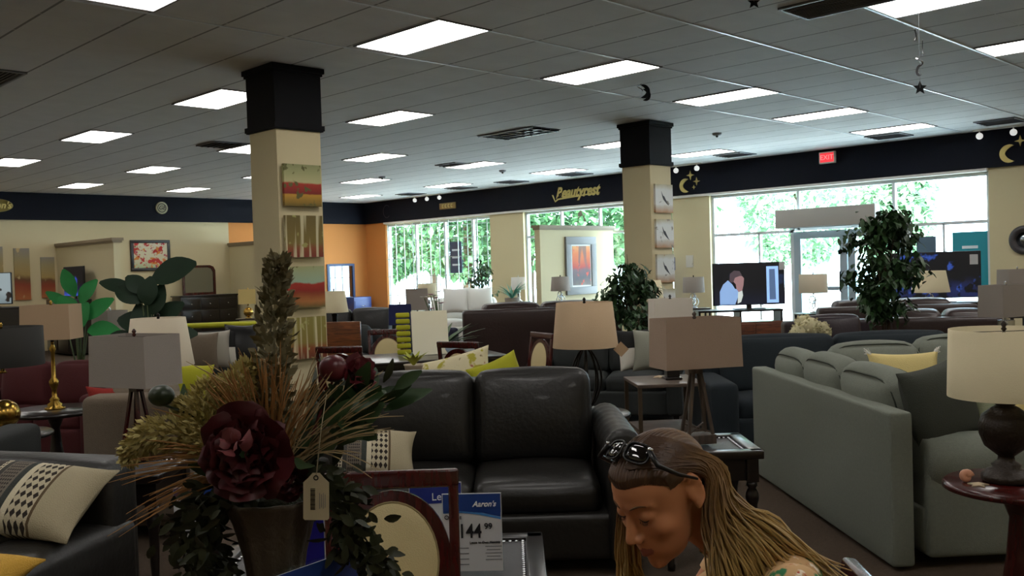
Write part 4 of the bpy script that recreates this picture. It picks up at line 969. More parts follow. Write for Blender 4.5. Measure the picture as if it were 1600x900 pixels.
# plants
ficus('tall bushy ficus tree on a dark trunk, right of the entrance door', at(1384, 520, v=9.35)[0], 9.35, 2.07, .46, .95, 3, 2600, .085)
ficus('small bushy green tree left of the farther pillar', at(968, 470, v=12.7)[0], 11.6, 1.62, .42, .85, 9, 1500, .09, green='#1f3a20')
ficus('low leafy plant in front of the farther pillar base', at(985, 510, v=12.2)[0], 10.9, 1.05, .22, .55, 14, 320, .075)
ficus('little tree standing against the left window behind the white sofa', at(752, 440, v=22.6)[0], 22.2, 1.85, .42, .75, 21, 420, .10, green='#3c5a38')
u, v, _ = at(690, 520, v=11.0)
t = thing('orchid_plant', 'potted plant with pink and white blooms in front of the left window', 'plant', u, 10.9, 0)
MB().lathe([(.13, 0), (.16, .02), (.19, .6), (.2, .68), (.17, .68), (.001, .6)], n=24, cap=False).build('planter', mat('stone_planter', '#7c7264', .8, bump=.5, bs=50), t)
f = MB(); q = random.Random(5)
for k in range(46):
    a = q.uniform(0, 2*pi); f.leaf((0, 0, .64), (cos(a), sin(a), q.uniform(.4, 2.2)), q.uniform(.25, .55), .06, bend=.45, n=4)
f.build('foliage', mat('plant_green', '#3e5a2c', .5, var=.3), t)
st = MB(); fl = [MB(), MB()]
for k in range(9):
    a = q.uniform(0, 2*pi); r = q.uniform(.05, .22); h = q.uniform(1.05, 1.38)
    st.tube([(0, 0, .64), (r*.5*cos(a), r*.5*sin(a), h*.8), (r*cos(a), r*sin(a), h)], .005, 5)
    for j in range(5): fl[k % 2].leaf((r*cos(a), r*sin(a), h), (cos(j*1.26), sin(j*1.26), .5), .065, .05, bend=.2, n=2)
st.build('stem', MATS['plant_green'], t); fl[0].build('bloom', mat('pink_petal', '#c08a9c', .6), t); fl[1].build('bloom', mat('white_petal', '#e4e6da', .6), t)
t = thing('potted_fern', 'teal-green grassy plant by the pale lamp at the middle window', 'plant', at(800, 465, v=19.4)[0], 19.4, 0)
MB().lathe([(.1, 0), (.13, .6), (.15, .98), (.12, .98), (.001, .9)], n=20, cap=False).build('pot', MATS['stone_planter'], t)
f = MB()
for k in range(40):
    a = q.uniform(0, 2*pi); f.leaf((0, 0, .95), (cos(a), sin(a), q.uniform(.6, 2.6)), q.uniform(.25, .5), .03, bend=.5, n=4)
f.build('foliage', mat('teal_leaf', '#4c8a74', .5), t)
def big_leaf_plant(label, px, py, v, leaves, green, H0, potm, S=1.0):
    u, vv, z = at(px, py, v=v); t = thing('rubber_plant', label, 'plant', u, v, 0)
    MB().lathe([(.14, 0), (.17, .02), (.2, .3), (.21, .33), (.18, .33), (.001, .28)], n=28, cap=False).build('pot', potm, t)
    s = MB(); f = MB()
    for (dx, dy, dz, L, w, ex, ez, bd) in leaves:
        dz = .35+(dz-.75)*S*H0+.35*H0; L *= S; w *= S; b = (dx*S, dy*S, dz); s.tube([(0, 0, .25), (dx*.4, dy*.4, (dz+.3)*.55), b], [.012, .009, .005], 6)
        f.leaf(b, (ex, -.12, ez), L, w, up=(0, -.86, .5), bend=bd, n=8, fold=.22)
    s.build('stem', mat('plant_stem', '#3b4a24', .6), t); f.build('foliage', mat('big_leaf_'+green.strip('#'), green, .55, var=.25, vs=8, spec=.25), t); return t
big_leaf_plant('large dark rubber plant with one big raised leaf, left of the pillar', 236, 520, 8.4,
    [(.02, 0, 1.32, .42, .25, 1, .36, .05), (-.02, -.02, 1.24, .22, .16, -.8, .8, .2), (-.12, 0, 1.25, .32, .13, -1, .42, .25), (-.05, -.04, 1.18, .26, .17, -.7, .5, .3), (.03, -.05, 1.1, .26, .2, .3, 1, .3), (.02, -.03, 1.02, .3, .2, -.9, .35, .3),
     (.03, 0, 1.02, .3, .2, .7, .7, .3), (0, -.05, .95, .3, .2, -.3, 1, .3), (-.1, -.02, .95, .36, .2, -1, -.1, .3), (.08, -.02, .95, .3, .18, 1, .2, .3), (.0, -.06, 1.16, .24, .18, .1, 1, .3)], '#1d3121', 1.30, MATS['basket_pot'], 1.05)
big_leaf_plant('bright green broad-leaf plant behind the tan candlestick lamp', 122, 500, 9.25,
    [(-.02, 0, 1.25, .26, .13, -.35, 1, .1), (.03, 0, 1.2, .24, .15, .5, .9, .3), (.08, -.02, 1.08, .28, .17, .7, .7, .35), (0, -.02, 1.1, .24, .17, -.5, .7, .3), (-.1, 0, 1.02, .3, .12, -1, .1, .3), (.1, -.04, 1.0, .26, .17, .9, .1, .4), (.0, -.04, 1.0, .26, .18, .2, .6, .3), (-.05, .02, 1.16, .28, .1, -.8, .6, .1)], '#2f8a48', 1.22, MATS['basket_pot'], 1.1)
# hydrangeas
u, v, z = at(1265, 530, v=9.25)
round_table('round dark side table behind the navy sofa under the hydrangeas', u, 9.3, .27, .60, m_esp)
t = thing('hydrangea_vase', 'bunch of cream hydrangea heads in a vase behind the navy sofa', 'flowers', u, 9.3, .60)
MB().lathe([(.05, 0), (.08, .06), (.07, .14), (.045, .18), (.055, .21), (.045, .21), (.001, .17)], n=24, cap=False).build('vase', mat('glass_green', '#5a6a58', .2), t)
for k, (x, y, zz, r) in enumerate([(-.09, -.02, .27, .095), (.02, -.04, .33, .10), (.13, .0, .28, .095), (-.02, .06, .36, .085), (.06, .06, .31, .08)]):
    b = MB(); b.ball((x, y, zz), r*.93, 14, 10)
    for i in range(150):
        zc = q.uniform(-1, 1); a = q.uniform(0, 2*pi); s = sqrt(1-zc*zc); d = Vector((s*cos(a), s*sin(a), zc))
        b.leaf(Vector((x, y, zz))+d*r*.9, d+Vector((q.gauss(0, .7), q.gauss(0, .7), q.gauss(0, .7))), .026, .026, up=tuple(d), bend=.2, n=2)
    b.build('flower_head', mat('hydrangea_cream', '#d4cca4', .7, var=.15, vs=20), t)
# televisions by the windows
t = thing('media_console', 'brown wooden media console with open top shelf below the television', 'stand', at(1155, 500, v=14.6)[0], 14.7, 0, 0)
W = 1.30
MB().rbox((.0, 0, .36), (W, .45, .60), .01, n=1).build('body', m_oak, t)
for s in (-1, 0, 1):
    d = MB().rbox((s*.43, -.23, .36), (.41, .02, .54), .006, n=1).build('door', m_oak, t); MB().ball((s*.43+.15, -.25, .42), .014, 8, 6).build('knob', m_dkm, d)
for x in (-W/2+.02, 0, W/2-.02): MB().box((x, 0, .74), (.03, .42, .16)).build('post', m_dkm, t)
MB().box((0, 0, .83), (W, .45, .03)).build('top_shelf', m_dkm, t)
for x in (-.55, .55):
    for y in (-.16, .16): MB().box((x, y, .03), (.06, .06, .06)).build('leg', m_dkm, t)
sm = art('screen_film', [(0, '#0c0f1c'), (.5, '#11162a'), (1, '#08090f')], [('#1a2a48', .6)], 2, .5, h=.7, emit=1.0)
TVv = 14.7; u, v, z = at(1171, 477, v=TVv)
t = tv('wide television showing a man in a pale shirt holding his face', u, TVv, .847, 1.12, .66, sm)
def pane(name, pts, m, off): return MB().prism(pts, -.001, 'xz', off).build(name, m, scr)
scr = [c for c in t.children if c.name.startswith('screen')][0]
k = .39
sx = lambda a: (a-.5)*1.09
sz = lambda b: (1-b)*.63+.075
def poly(pts): return [(sx(a), sz(b)) for a, b in pts]
pane('shirt', poly([(.08, 1), (.08, .68), (.13, .5), (.2, .4), (.26, .5), (.30, .62), (.36, .6), (.36, .72), (.30, .98), (.30, 1)]), mat('screen_shirt', '#7d9cc8', .5, emit=1), -.008)
pane('hair', poly([(.22, .42), (.23, .24), (.29, .16), (.37, .18), (.40, .28), (.36, .34), (.28, .44), (.25, .46)]), mat('screen_hair', '#453a40', .5, emit=1), -.009)
pane('face', poly([(.28, .44), (.30, .34), (.37, .30), (.40, .30), (.43, .36), (.42, .52), (.40, .66), (.35, .70), (.32, .62), (.31, .5)]), mat('screen_skin', '#8a6a6c', .5, emit=1), -.010)
pane('sleeve', poly([(.33, .98), (.34, .70), (.40, .66), (.41, .78), (.38, .94)]), mat('screen_cuff', '#b8c0bc', .5, emit=1), -.011)
pane('doorway', poly([(.75, .08), (.92, .08), (.92, .98), (.75, .98)]), mat('screen_door', '#8fb4e0', .5, emit=1), -.008)
pane('doorway_dark', poly([(.79, .15), (.87, .15), (.88, .9), (.79, .9)]), mat('screen_door_dark', '#4a5f80', .5, emit=1), -.0092)
MB().box((.515, -.014, .655), (.085, .002, .12)).build('price_sticker', m_card, t)
t = thing('media_console', 'dark console under the right television, hidden behind the leather sofas', 'stand', at(1470, 480, v=14.2)[0], 14.3, 0, -4)
MB().rbox((0, 0, .44), (1.5, .45, .82), .01, n=1).build('body', m_esp, t); MB().rbox((0, 0, .865), (1.56, .5, .03), .01, n=1).build('top', m_esp, t)
u, v, z = at(1464, 480, v=14.2)
sm2 = art('screen_night', [(0, '#05060c'), (.4, '#0c1434'), (.7, '#1a2450'), (1, '#06070c')], [('#2c4a9c', .6), ('#04050a', .5)], 3, .6, h=.7, emit=1.0, seed=2)
t = tv('large television with a dark blue city night picture at right', u, 14.25, .885, 1.36, .70, sm2, -4)
MB().box((.57, -.012, .63), (.12, .002, .15)).build('price_sticker', m_card, t)
u, v, z = at(1110, 480, v=14.6)
t = thing('price_sign', 'white price sheet leaning at the left end of the media console', 'price sign', u-.28, 14.25, .005, 5)
frame_table('small dark table beside the media console carrying the price sheet', u-.62, 14.45, 5, .45, .4, .66, m_esp, m_esp, 0, name='side_table')
put(t, u-.56, 14.45, .662, 5)
MB().box((0, 0, .2), (.34, .01, .38)).build('price_sheet', m_card, t)
f = MB().box((0, -.008, .36), (.30, .002, .03)).box((-.1, -.008, .24), (.08, .002, .1)).box((-.1, -.008, .11), (.1, .002, .05)).box((.06, -.008, .26), (.12, .002, .02)); f.build('printing', m_ink, t)
MB().box((0, .03, .01), (.3, .1, .02)).build('stand', m_clear, t)

# ---------------------------------------------------------------- navy sofa and grey sectional on the right
sofa('sofa', 'dark navy fabric sofa behind the grey sectional', 2.78, 8.02, 0, 2.45, .98, .92, 2, m_nvy, armh=.62, armw=.24, puff=.02)
sofa('sofa', 'dark charcoal sofa behind the tan lamp, left of the frame table', at(985, 560, v=9.6)[0]-.2, 9.9, -12, 1.6, .95, .80, 2, m_chr, armh=.66, armw=.2, roll=True)
u, v, _ = at(992, 550, v=9.4); pillow('zebra striped pillow on the charcoal sofa right of the tan lamp', u, v-.1, .56, m_zeb, .42, .42, .15, rot=20, lean=-20)
u, v, _ = at(1014, 552, v=9.3); pillow('pale grey pillow on the charcoal sofa behind the white lamp', u+.04, v-.15, .56, mat('pale_grey_fabric', '#8f8f82', .9, bump=.4, bs=200), .44, .42, .16, rot=-12, lean=-20)
t = thing('sectional_sofa', 'big grey-green sectional sofa with its long back to the aisle', 'sofa', 1.885, 4.75, 0, 3.0)
L = 2.28
MB().rbox((.06, L/2, .415), (.12, L, .79), .02, n=8).build('back_frame', m_gry, t)
MB().rbox((.62, L/2+.02, .19), (.88, L-.06, .24), .03, n=6).build('base', m_gry, t)
MB().rbox((1.7, L-.50, .19), (1.3, .92, .24), .03, n=6).build('base', m_gry, t)
MB().rbox((1.28, L-.10, .44), (2.18, .20, .72), .04, n=8).build('back_frame', m_gry, t)
a = MB().rbox((.62, .15, .27), (.84, .26, .44), .03)
a.X = Matrix.Translation((.20, .16, .51)) @ Euler((0, pi/2, 0)).to_matrix().to_4x4()
a.lathe([(.001, 0), (.10, 0), (.15, .02), (.16, .06), (.16, .78), (.15, .82), (.10, .84), (.001, .84)], n=24, cap=False); a.build('arm', m_gry, t)
MB().rbox((2.26, L-.50, .36), (.22, .94, .56), .05, n=5).build('arm', m_gry, t)
for k in range(2): MB().rbox((.62, .30+.60*(k+.5), .38), (.84, .59, .20), .06, (.0, 0, .03)).build('seat_cushion', m_gry, t)
for k in range(2): MB().rbox((1.08+.60*k, L-.55, .38), (.59, .84, .20), .06, (0, 0, .03)).build('seat_cushion', m_gry, t)
MB().rbox((.48, L-.48, .38), (.56, .60, .20), .06, (0, 0, .03)).build('seat_cushion', m_gry, t)
pip = mat('dark_piping', '#3a4038', .9)
def back_cushion(x, y, w, h, d, rz, lean, z0=.47, piping=True):
    b = MB(); b.X = Matrix.LocRotScale(Vector((x, y, z0+h/2)), Euler((RAD(lean), 0, RAD(rz))), None)
    b.rbox((0, 0, 0), (w, d, h), .085, (.03, .055, .035), n=8); o = b.build('back_cushion', m_gry, t)
    if piping:
        p = MB(); p.X = b.X
        for sy in (-1, 1):
            pts = []
            for k in range(40):
                q = 2*pi*k/40; c, s = cos(q), sin(q); r = (abs(c)**5+abs(s)**5)**(-.2)
                pts.append((c*r*(w/2-.012), sy*(d/2-.028), s*r*(h/2-.006)))
            p.tube(pts, .005, 5, closed=True)
        p.build('piping', pip, o)
back_cushion(.25, .60, .70, .50, .20, 90, -14)
back_cushion(.25, 1.26, .62, .50, .20, 90, -12)
back_cushion(.25, 1.86, .58, .48, .20, 90, -12)
back_cushion(.80, L-.30, .66, .50, .2, 0, -12)
back_cushion(1.46, L-.30, .70, .53, .2, -4, -14)
t = None
# pillows of the sectional
pillow('crumpled dark grey-green pillow leaning on the near arm of the sectional', 2.26, 5.02, .56, mat('dark_sage_fabric', '#3c4038', .9, bump=.5, bs=220), .52, .44, .20, rot=28, lean=-12, roll=-8)
pillow('light sage pillow with pale edge standing behind the crumpled dark one', 2.62, 5.22, .50, mat('light_sage_fabric', '#8d9378', .9, bump=.4, bs=200), .42, .40, .14, rot=52, lean=-20, roll=14)
f = MB(); q = random.Random(4)
for sx_ in (-1, 1):
    for sz_ in (-1, 1):
        for i in range(14): f.tube([(sx_*.20, 0, sz_*.165), (sx_*(.20+q.uniform(.02, .05)), q.uniform(-.02, .02), sz_*(.165+q.uniform(.01, .05)))], .003, 4)
pillow('pale yellow tasselled pillow standing on the grey sectional', 2.56, 6.18, .62, m_yel, .46, .36, .17, rot=-3, lean=-16, trim=f)
pillow('light grey-green lumbar pillow lying below the yellow tasselled one', 2.70, 5.98, .51, mat('pale_sage_fabric', '#7e8574', .9, bump=.4, bs=200), .42, .24, .13, rot=-8, lean=-35)
pillow('cream pillow far right on the sectional behind the urn lamp', 3.30, 6.10, .51, m_yel, .42, .36, .16, rot=6, lean=-22)

# ---------------------------------------------------------------- the black leather loveseat and its neighbours
sofa('loveseat', 'black leather loveseat with two seats facing the viewer', -.24, 5.32, 0, 1.78, 1.10, .975, 2, m_blk, armh=.76, armw=.21, roll=True, seat=.47, seams=1, ct=.24, puff=.035)
m_kil = striped('woven_stripe_fabric', [(.1, '#b3a88c'), (.16, '#5a4a3c'), (.24, '#3a3430'), (.28, '#c8bea4'), (.32, '#3e3c38'), (.45, '#6c6358'), (.50, '#2f3430'), (.54, '#c8bea4'), (.70, '#b9ae94'), (.72, '#57472f'), (1, '#a79c80')], .56, 0,
   diamonds=[(.545, .70, .0125, .018, '#241a12'), (.24, .28, .006, .008, '#2a2420'), (.10, .16, .006, .006, '#9a8a70'), (.33, .44, .005, .009, '#2a2420')])
pillow('woven striped pillow with geometric bands on the left of the loveseat', -.80, 4.98, .50, m_kil, .54, .32, .17, rot=16, lean=-46, roll=8)
nail_table('black nailhead end table right of the loveseat under the tripod lamp', 1.0, 5.10, 0, .54, .54, .62)
lamp('grey-beige rectangular lamp on a wooden tripod-leg base, right of the loveseat', *at(1090, 692, z=.62)[:2], .62, .70, ('rect', .44, .24, .265), 'aframe', mat('taupe_shade', '#a8917f', .9, bump=.4, bs=300), m_wth, rot=14)
def starfish(label, u, v, z, r, rot, m):
    o = MB(); pts = star_pts((0, 0), r, r*.36, 5)
    n = len(pts); vs = [(x, y, 0) for x, y in pts]+[(x*.96, y*.96, r*.12) for x, y in pts]+[(0, 0, r*.32)]
    o.add(vs, [list(range(n))[::-1]]+[(i, (i+1) % n, n+(i+1) % n, n+i) for i in range(n)]+[(n+i, n+(i+1) % n, 2*n) for i in range(n)], True)
    o = o.build('starfish', m); o.location = UV(u, v, z); o.rotation_euler = (0, 0, RAD(rot)); return tag(o, label, 'starfish')
m_star = mat('starfish_cream', '#c9b79a', .8, bump=.5, bs=150); m_shell = mat('shell_pink', '#c98f70', .5, var=.3, vs=30)
def shell(label, u, v, z, r, rot, m=None):
    o = MB(); n = 40; vs = []; fs = []
    pts = []
    for i in range(n):
        a = i*.45; s = r*(1-i/n)**1.3; pts.append((cos(a)*s*.5, sin(a)*s*.5+0, s*.55+r*.75*(i/n)))
    o.tube(pts, [max(.0015, r*.55*(1-i/n)**1.2) for i in range(n)], 10)
    o = o.build('seashell', m or m_shell); o.rotation_euler = (RAD(75), 0, RAD(rot)); o.location = UV(u, v, z)
    zz = min((o.matrix_basis.to_3x3() @ Vector(w.co)).z for w in o.data.vertices); o.location.z = z-zz
    return tag(o, label, 'seashell')
shell('small pale seashell at the foot of the tripod lamp on the nailhead table', .86, 5.02, .625, .035, 20, m_star)
starfish('cream starfish on the brown-topped frame table', *at(1030, 590, z=.62)[:2], .621, .06, 10, m_star)
starfish('second cream starfish on the frame table, right beside the first', at(1046, 591, z=.62)[0]+.06, at(1046, 591, z=.62)[1]-.06, .621, .05, 50, m_star)
# middle lamp
round_table('round dark table behind the loveseat arm under the tan lamp', at(915, 550, v=6.55)[0], 6.55, .30, .58, m_esp)
u = at(915, 550, v=6.55)[0]
t = lamp('wide tan drum lamp with dark openwork base behind the loveseat', u, 6.55, .58, .785, ('drum', .228, .195, .31), 'cage', mat('sand_shade', '#c2a888', .9, bump=.3, bs=300), m_dkm, 0)
g = MB(); g.at((.235, -.10, .44), (0, RAD(45), 0)).box((0, 0, 0), (.075, .002, .075)); g.at().tube([(.20, -.09, .47), (.235, -.10, .48)], .001, 4); g.build('price_tag', mat('kraft_tag', '#b89a78', .7), t)
# right foreground round table with urn lamp
u, v, z = at(1573, 752, z=.62)
round_table('round cherry table with the urn lamp at the right edge', u+.03, v-.02, .29, .62, m_chy)
lamp('cream drum lamp with a dark urn base at the right edge', u, v, .62, .675, ('drum', .228, .218, .29), 'urn', m_cream, mat('speckled_bronze', '#2c221a', .45, .3, bump=.4, bs=60, var=.5, vs=40), 0)
a = at(1500, 752, z=.62); shell('orange and cream seashell on the round cherry table', a[0]+.02, a[1], .621, .034, 40)
a = at(1525, 757, z=.62); starfish('small cream starfish beside the seashell on the cherry table', a[0], a[1]-.02, .621, .045, 20, m_star)

# ---------------------------------------------------------------- left foreground
sofa('sofa', 'black leather sofa in the lower left corner carrying woven pillows', -2.57, 3.33, -10, 2.10, 1.02, .965, 2, m_blk, armh=.70, armw=.30, seat=.48, cb=False, puff=.02)
pillow('large woven striped pillow on the lower left leather sofa', -1.76, 3.36, .715, m_kil, .56, .34, .15, rot=-8, lean=-56, roll=6)
pillow('plain beige woven pillow corner at the left edge below the striped one', -2.02, 3.12, .53, mat('beige_weave', '#9a8f74', .9, bump=.6, bs=180), .42, .30, .14, rot=10, lean=-45, roll=6)
pillow('mustard yellow pillow in the lower left corner', -1.66, 2.78, .705, m_must, .38, .26, .10, rot=-8, lean=-80, roll=2)
sofa('sofa', 'dark grey sofa seen end-on at the left edge, behind the woven pillow', -3.25, 4.88, -90, 1.34, .95, .82, 2, m_chr, armh=.64, armw=.2)
sofa('armchair', 'tan upholstered armchair behind the left tripod lamp, turned away', -2.36, 6.05, 180, .62, .62, .93, 1, m_tan, armw=.1, armh=.6, cat='chair')
sofa('loveseat', 'burgundy red loveseat between the lamps at far left', -4.2, 8.5, -4, 1.3, .85, .84, 2, mat('burgundy_fabric', '#4a1418', .85, bump=.3, bs=200), armw=.16)
nail_table('black nailhead end table under the left tripod lamp', -2.12, 5.05, 0, .60, .56, .60)
lamp('two-tone grey rectangular lamp on dark tripod legs at left', *at(217, 716, z=.60)[:2], .60, .71, ('rect', .44, .26, .28), 'aframe', mat('grey_taupe_shade', '#9c938c', .9, bump=.4, bs=300), m_chy, rot=-27)
frame_table('small dark wooden table between the grey sofa and the tan armchair', -2.89, 5.85, 0, .34, .5, .46, m_esp, m_esp, .2)
pillow('lime green pillow standing behind the left tripod lamp', *at(303, 608, v=7.15)[:2], .54, m_lime, .26, .40, .14, rot=20, lean=-12, roll=8)
pillow('red pillow peeking below the left tripod lamp shade', *at(185, 620, v=5.98)[:2], .56, m_red, .38, .38, .12, rot=-4, lean=12)
sofa('chaise', 'brown chaise behind the flowers holding the lime and red pillows', -2.50, 7.40, 4, 1.0, .7, .50, 1, m_brn, armw=.08, sides=(0, 0), cb=False, seat=.50)
# sign hanging on the left end table
t = thing('price_sign', 'white price sheet with blue header hanging low behind the flowers at left', 'price sign', at(290, 780, v=4.55)[0], 4.70, .0, 0)
X = MB().box((0, 0, .15), (.012, .012, .30)).box((0, .0, .01), (.16, .12, .012)); X.build('stand', m_silv, t)
MB().box((0, -.008, .42), (.22, .004, .27)).build('price_sheet', m_card, t)
MB().box((0, -.0115, .525), (.215, .002, .05)).build('header', m_hblue, t)
text('lettering', 'Te', .09, m_ink, t, (.03, -.0115, .41)); MB().box((0, -.0115, .33), (.15, .002, .012)).build('printing', m_ink, t)
# coffee table with price card, dining set in front
nail_table('black nailhead coffee table in front of the loveseat', -.545, 3.48, 0, 1.28, .84, .50, name='coffee_table')
t = thing('price_sign', 'Aaron\'s price sheet reading 44.99 on the coffee table', 'price sign', (726-800)/FPX*3.40, 3.42, .50, -2)
SW, SH = .216, .285
price_card(t, SW, SH)
text('logo', 'Aaron\'s', .027, m_wtext, t, (.045, -.0045, .245), shear=.3, bold=.0006)
text('price_figure', '$144', .072, m_ink, t, (-.025, -.003, .145), bold=.001, sx=.80); text('price_figure', '99', .030, m_ink, t, (.058, -.003, .163), bold=.0006)
text('printing', 'Own it', .022, m_ink, t, (-.07, -.003, .198)); text('printing', 'Lease to Own Monthly', .012, m_ink, t, (.045, -.003, .105))
f = MB()
for k in range(5): f.box((.075, -.002, .09-.012*k), (.05 if k % 2 else .06, .001, .003))
for k in range(4): f.box((-.04, -.002, .085-.02*k), (.05, .001, .004))
f.build('printing', mat('grey_print', '#77787c', .5), t)
MB().box((0, .035, .004), (SW, .07, .006)).box((0, .004, .14), (SW+.006, .003, .285)).build('clear_stand', m_clear, t)
t = thing('price_sign', 'darker blue-headed price sheet behind the cherry chair stile', 'price sign', (668-800)/FPX*3.55, 3.60, .50, 6)
MB().box((0, 0, .145), (.2, .003, .28)).build('price_sheet', m_card, t); MB().box((0, -.0028, .245), (.196, .001, .075)).build('header', mat('deep_blue', '#1a2a80', .4), t)
text('lettering', 'Lease', .04, m_wtext, t, (.03, -.0042, .232)); text('lettering', '$', .05, m_ink, t, (.07, -.003, .14))
MB().box((0, .035, .004), (.2, .07, .006)).build('clear_stand', m_clear, t)
oval_chair('near cherry oval-back chair facing the viewer across the table', (603-800)/FPX*2.95, 2.72, 2, 'cherry dining chairs at the near table')
oval_chair('cherry chair the woman sits on, only its corner showing', .40, 1.80, -93, 'cherry dining chairs at the near table')
t = thing('dining_table', 'dark dining table below the flower arrangement', 'table', -.56, 1.80, 0, 0)
MB().rbox((0, 0, .74), (1.36, 1.0, .035), .012, n=1).build('tabletop', m_chy, t); MB().rbox((0, 0, .685), (1.2, .84, .075), .01, n=1).build('apron', m_chy, t)
for x in (-.55, .55):
    for y in (-.37, .37): MB().lathe([(.022, 0), (.034, .3), (.028, .33), (.045, .4), (.045, .65)], (x, y, 0), 16).build('leg', m_chy, t)
# standing signs on the near table
t = thing('price_sign', 'blue acrylic price sign standing aslant in front of the vase', 'price sign', -.40, 1.87, .758, 53)
MB().box((0, 0, .137), (.22, .003, .265)).build('price_sheet', m_card, t); MB().box((0, -.0028, .21), (.216, .001, .12)).build('header', m_hblue, t)
text('logo', 'Aaron\'s', .03, m_wtext, t, (.05, -.0045, .20), shear=.3, bold=.0006)
MB().box((0, .004, .14), (.226, .003, .272)).box((0, .04, .004), (.22, .08, .006)).build('clear_stand', m_clear, t)
t = thing('price_sign', 'blue and white sign standing behind the vase', 'price sign', -.53, 2.15, .758, 0)
MB().box((0, 0, .155), (.17, .003, .30)).build('price_sheet', m_card, t); MB().box((0, -.0028, .20), (.166, .001, .2)).build('header', mat('violet_blue', '#26229a', .4), t)
MB().box((0, .04, .004), (.216, .08, .006)).build('clear_stand', m_clear, t)

# ---------------------------------------------------------------- flower arrangement on the near table
q = random.Random(11)
FS = FPX/1.9
def fl(px, py, dy=0.0): return Vector(((px-415)/FS, dy, .84-(py-430)/FS))
t = thing('flower_arrangement', 'dried flower arrangement with burgundy peony and tall plume in a ribbed vase', 'flowers', (415-800)/FPX*1.9, 1.9, .758)
prof = [(.062, 0), (.066, .012), (.05, .03), (.046, .10), (.050, .20), (.062, .28), (.080, .35), (.094, .385), (.099, .396), (.092, .396), (.074, .35), (.05, .28)]
m = MB(); n = 72; vs = []; fs = []
for r, z in prof:
    for k in range(n):
        a = 2*pi*k/n; rr = r*(1+.028*(1 if k % 6 < 3 else -1)*(z > .02)); vs.append((rr*cos(a), rr*sin(a), z))
for i in range(len(prof)-1):
    for k in range(n): fs.append((i*n+k, i*n+(k+1) % n, (i+1)*n+(k+1) % n, (i+1)*n+k))
fs.append(list(range(n))[::-1]); m.add(vs, fs, True)
m.build('vase', mat('ribbed_clay', '#4a4032', .6, bump=.5, bs=70, var=.3, vs=12), t)
MB().ball((0, 0, .37), (.075, .075, .03), 20, 8).build('moss', mat('moss', '#2c3018', .9, bump=.8, bs=90), t)
# peony
def peony(name, c, R, col, n=34, seed=1, squash=.8, face=(-.1, -1, .15)):
    r = random.Random(seed); b = MB(); F = Vector(face).normalized(); A = F.orthogonal().normalized(); B = F.cross(A)
    for i in range(n):
        s = i/n; a = i*2.4; rad = R*(.12+.62*s); tilt = .25+1.25*s
        d = (A*cos(a)+B*sin(a)); base = Vector(c)+d*rad*.35+F*R*.28*(1-s)
        dirn = d*sin(tilt)+F*cos(tilt)
        L = R*(.42+.40*s)*r.uniform(.85, 1.15); W = L*1.25; nn = d*cos(tilt)-F*sin(tilt)
        vv = []; ff = []; side = dirn.cross(nn).normalized()
        for p in range(5):
            for w in range(5):
                tt = p/4; ww = (w-2)/2
                wid = W/2*sin(pi*(.12+.70*tt))**.7
                wav = .08*L*sin(ww*5+i)*tt
                vv.append(base+dirn*L*(tt-.12*ww*ww*tt)+side*ww*wid-nn*(.28*L*tt*tt*(1 if s > .4 else -.6))-nn*(-.30*L*ww*ww)+F*wav)
        for p in range(4):
            for w in range(4): o = p*5+w; ff.append((o, o+1, o+6, o+5))
        b.add(vv, ff, True)
    return b.build(name, mat(col[0], col[1], .55, var=.4, vs=14), t)
peony('peony', fl(402, 692, -.11), .094, ('burgundy_petal', '#4a1218'), 44)
peony('pale_petals', fl(398, 672, -.175), .040, ('dusty_pink_petal', '#6e3436'), 6, 5, face=(-.2, -.6, .8))
peony('rose', fl(547, 592, .05), .042, ('dark_red_petal', '#5a1420'), 22, 3, face=(.6, -.6, .5))
peony('rose', fl(455, 745, -.05), .045, ('burgundy_petal', '#5c161c'), 18, 8)
b = MB().ball(fl(246, 612, .0), (.026, .024, .022), 16, 12); b.tube([fl(246, 625), fl(330, 660), fl(400, 740)], .003, 5); b.build('bud', mat('bud_green', '#24301c', .4, var=.3, vs=20), t)
b = MB().ball(fl(512, 580, .03), (.030, .026, .028), 16, 12); b.tube([fl(510, 600, .03), fl(480, 680), fl(440, 760)], .003, 5); b.build('bud', mat('bud_red', '#5c2028', .35, var=.3, vs=20), t)
# fuzzy plumes
def plume(p0, p1, r, col, n, bend=(0, 0, 0), seed=2, seedL=.022, w=.5, taper=.6, start=.25):
    r_ = random.Random(seed); b = MB(); A = Vector(p0); Z = Vector(p1); bd = Vector(bend)
    def P(s): return A.lerp(Z, s)+bd*4*s*(1-s)
    b.tube([P(i/8) for i in range(9)], [.0035]*8+[.001], 5)
    for i in range(n):
        s = start+(1-start)*i/n; d = (P(min(1, s+.02))-P(s-.02)).normalized(); u_ = d.orthogonal().normalized(); v_ = d.cross(u_)
        a = r_.uniform(0, 2*pi); rad = r*sin(pi*min(.97, .12+(s-start)/(1-start)*.86))**taper*r_.uniform(.25, 1)
        o = (u_*cos(a)+v_*sin(a))
        b.leaf(P(s)+o*rad, o*.8+d*r_.uniform(.3, 1.2), seedL*r_.uniform(.7, 1.3), seedL*w, up=(r_.gauss(0, 1), r_.gauss(0, 1), r_.gauss(0, 1)), bend=.2, n=2)
    return b.build('plume', mat(*col), t)
pg = ('sage_plume', '#80785a', .85); py = ('olive_plume', '#b5a86c', .85)
plume(fl(420, 770), fl(437, 402), .036, pg, 800, bend=(-.008, 0, 0), seed=2, seedL=.020, w=.75, taper=.55, start=.22)
plume(fl(400, 760), fl(392, 565, -.02), .052, py, 1300, bend=(-.05, 0, 0), seed=3, seedL=.014, start=.2)
plume(fl(400, 770), fl(330, 590, -.03), .056, py, 1500, bend=(-.04, 0, 0), seed=13, seedL=.014, start=.2)
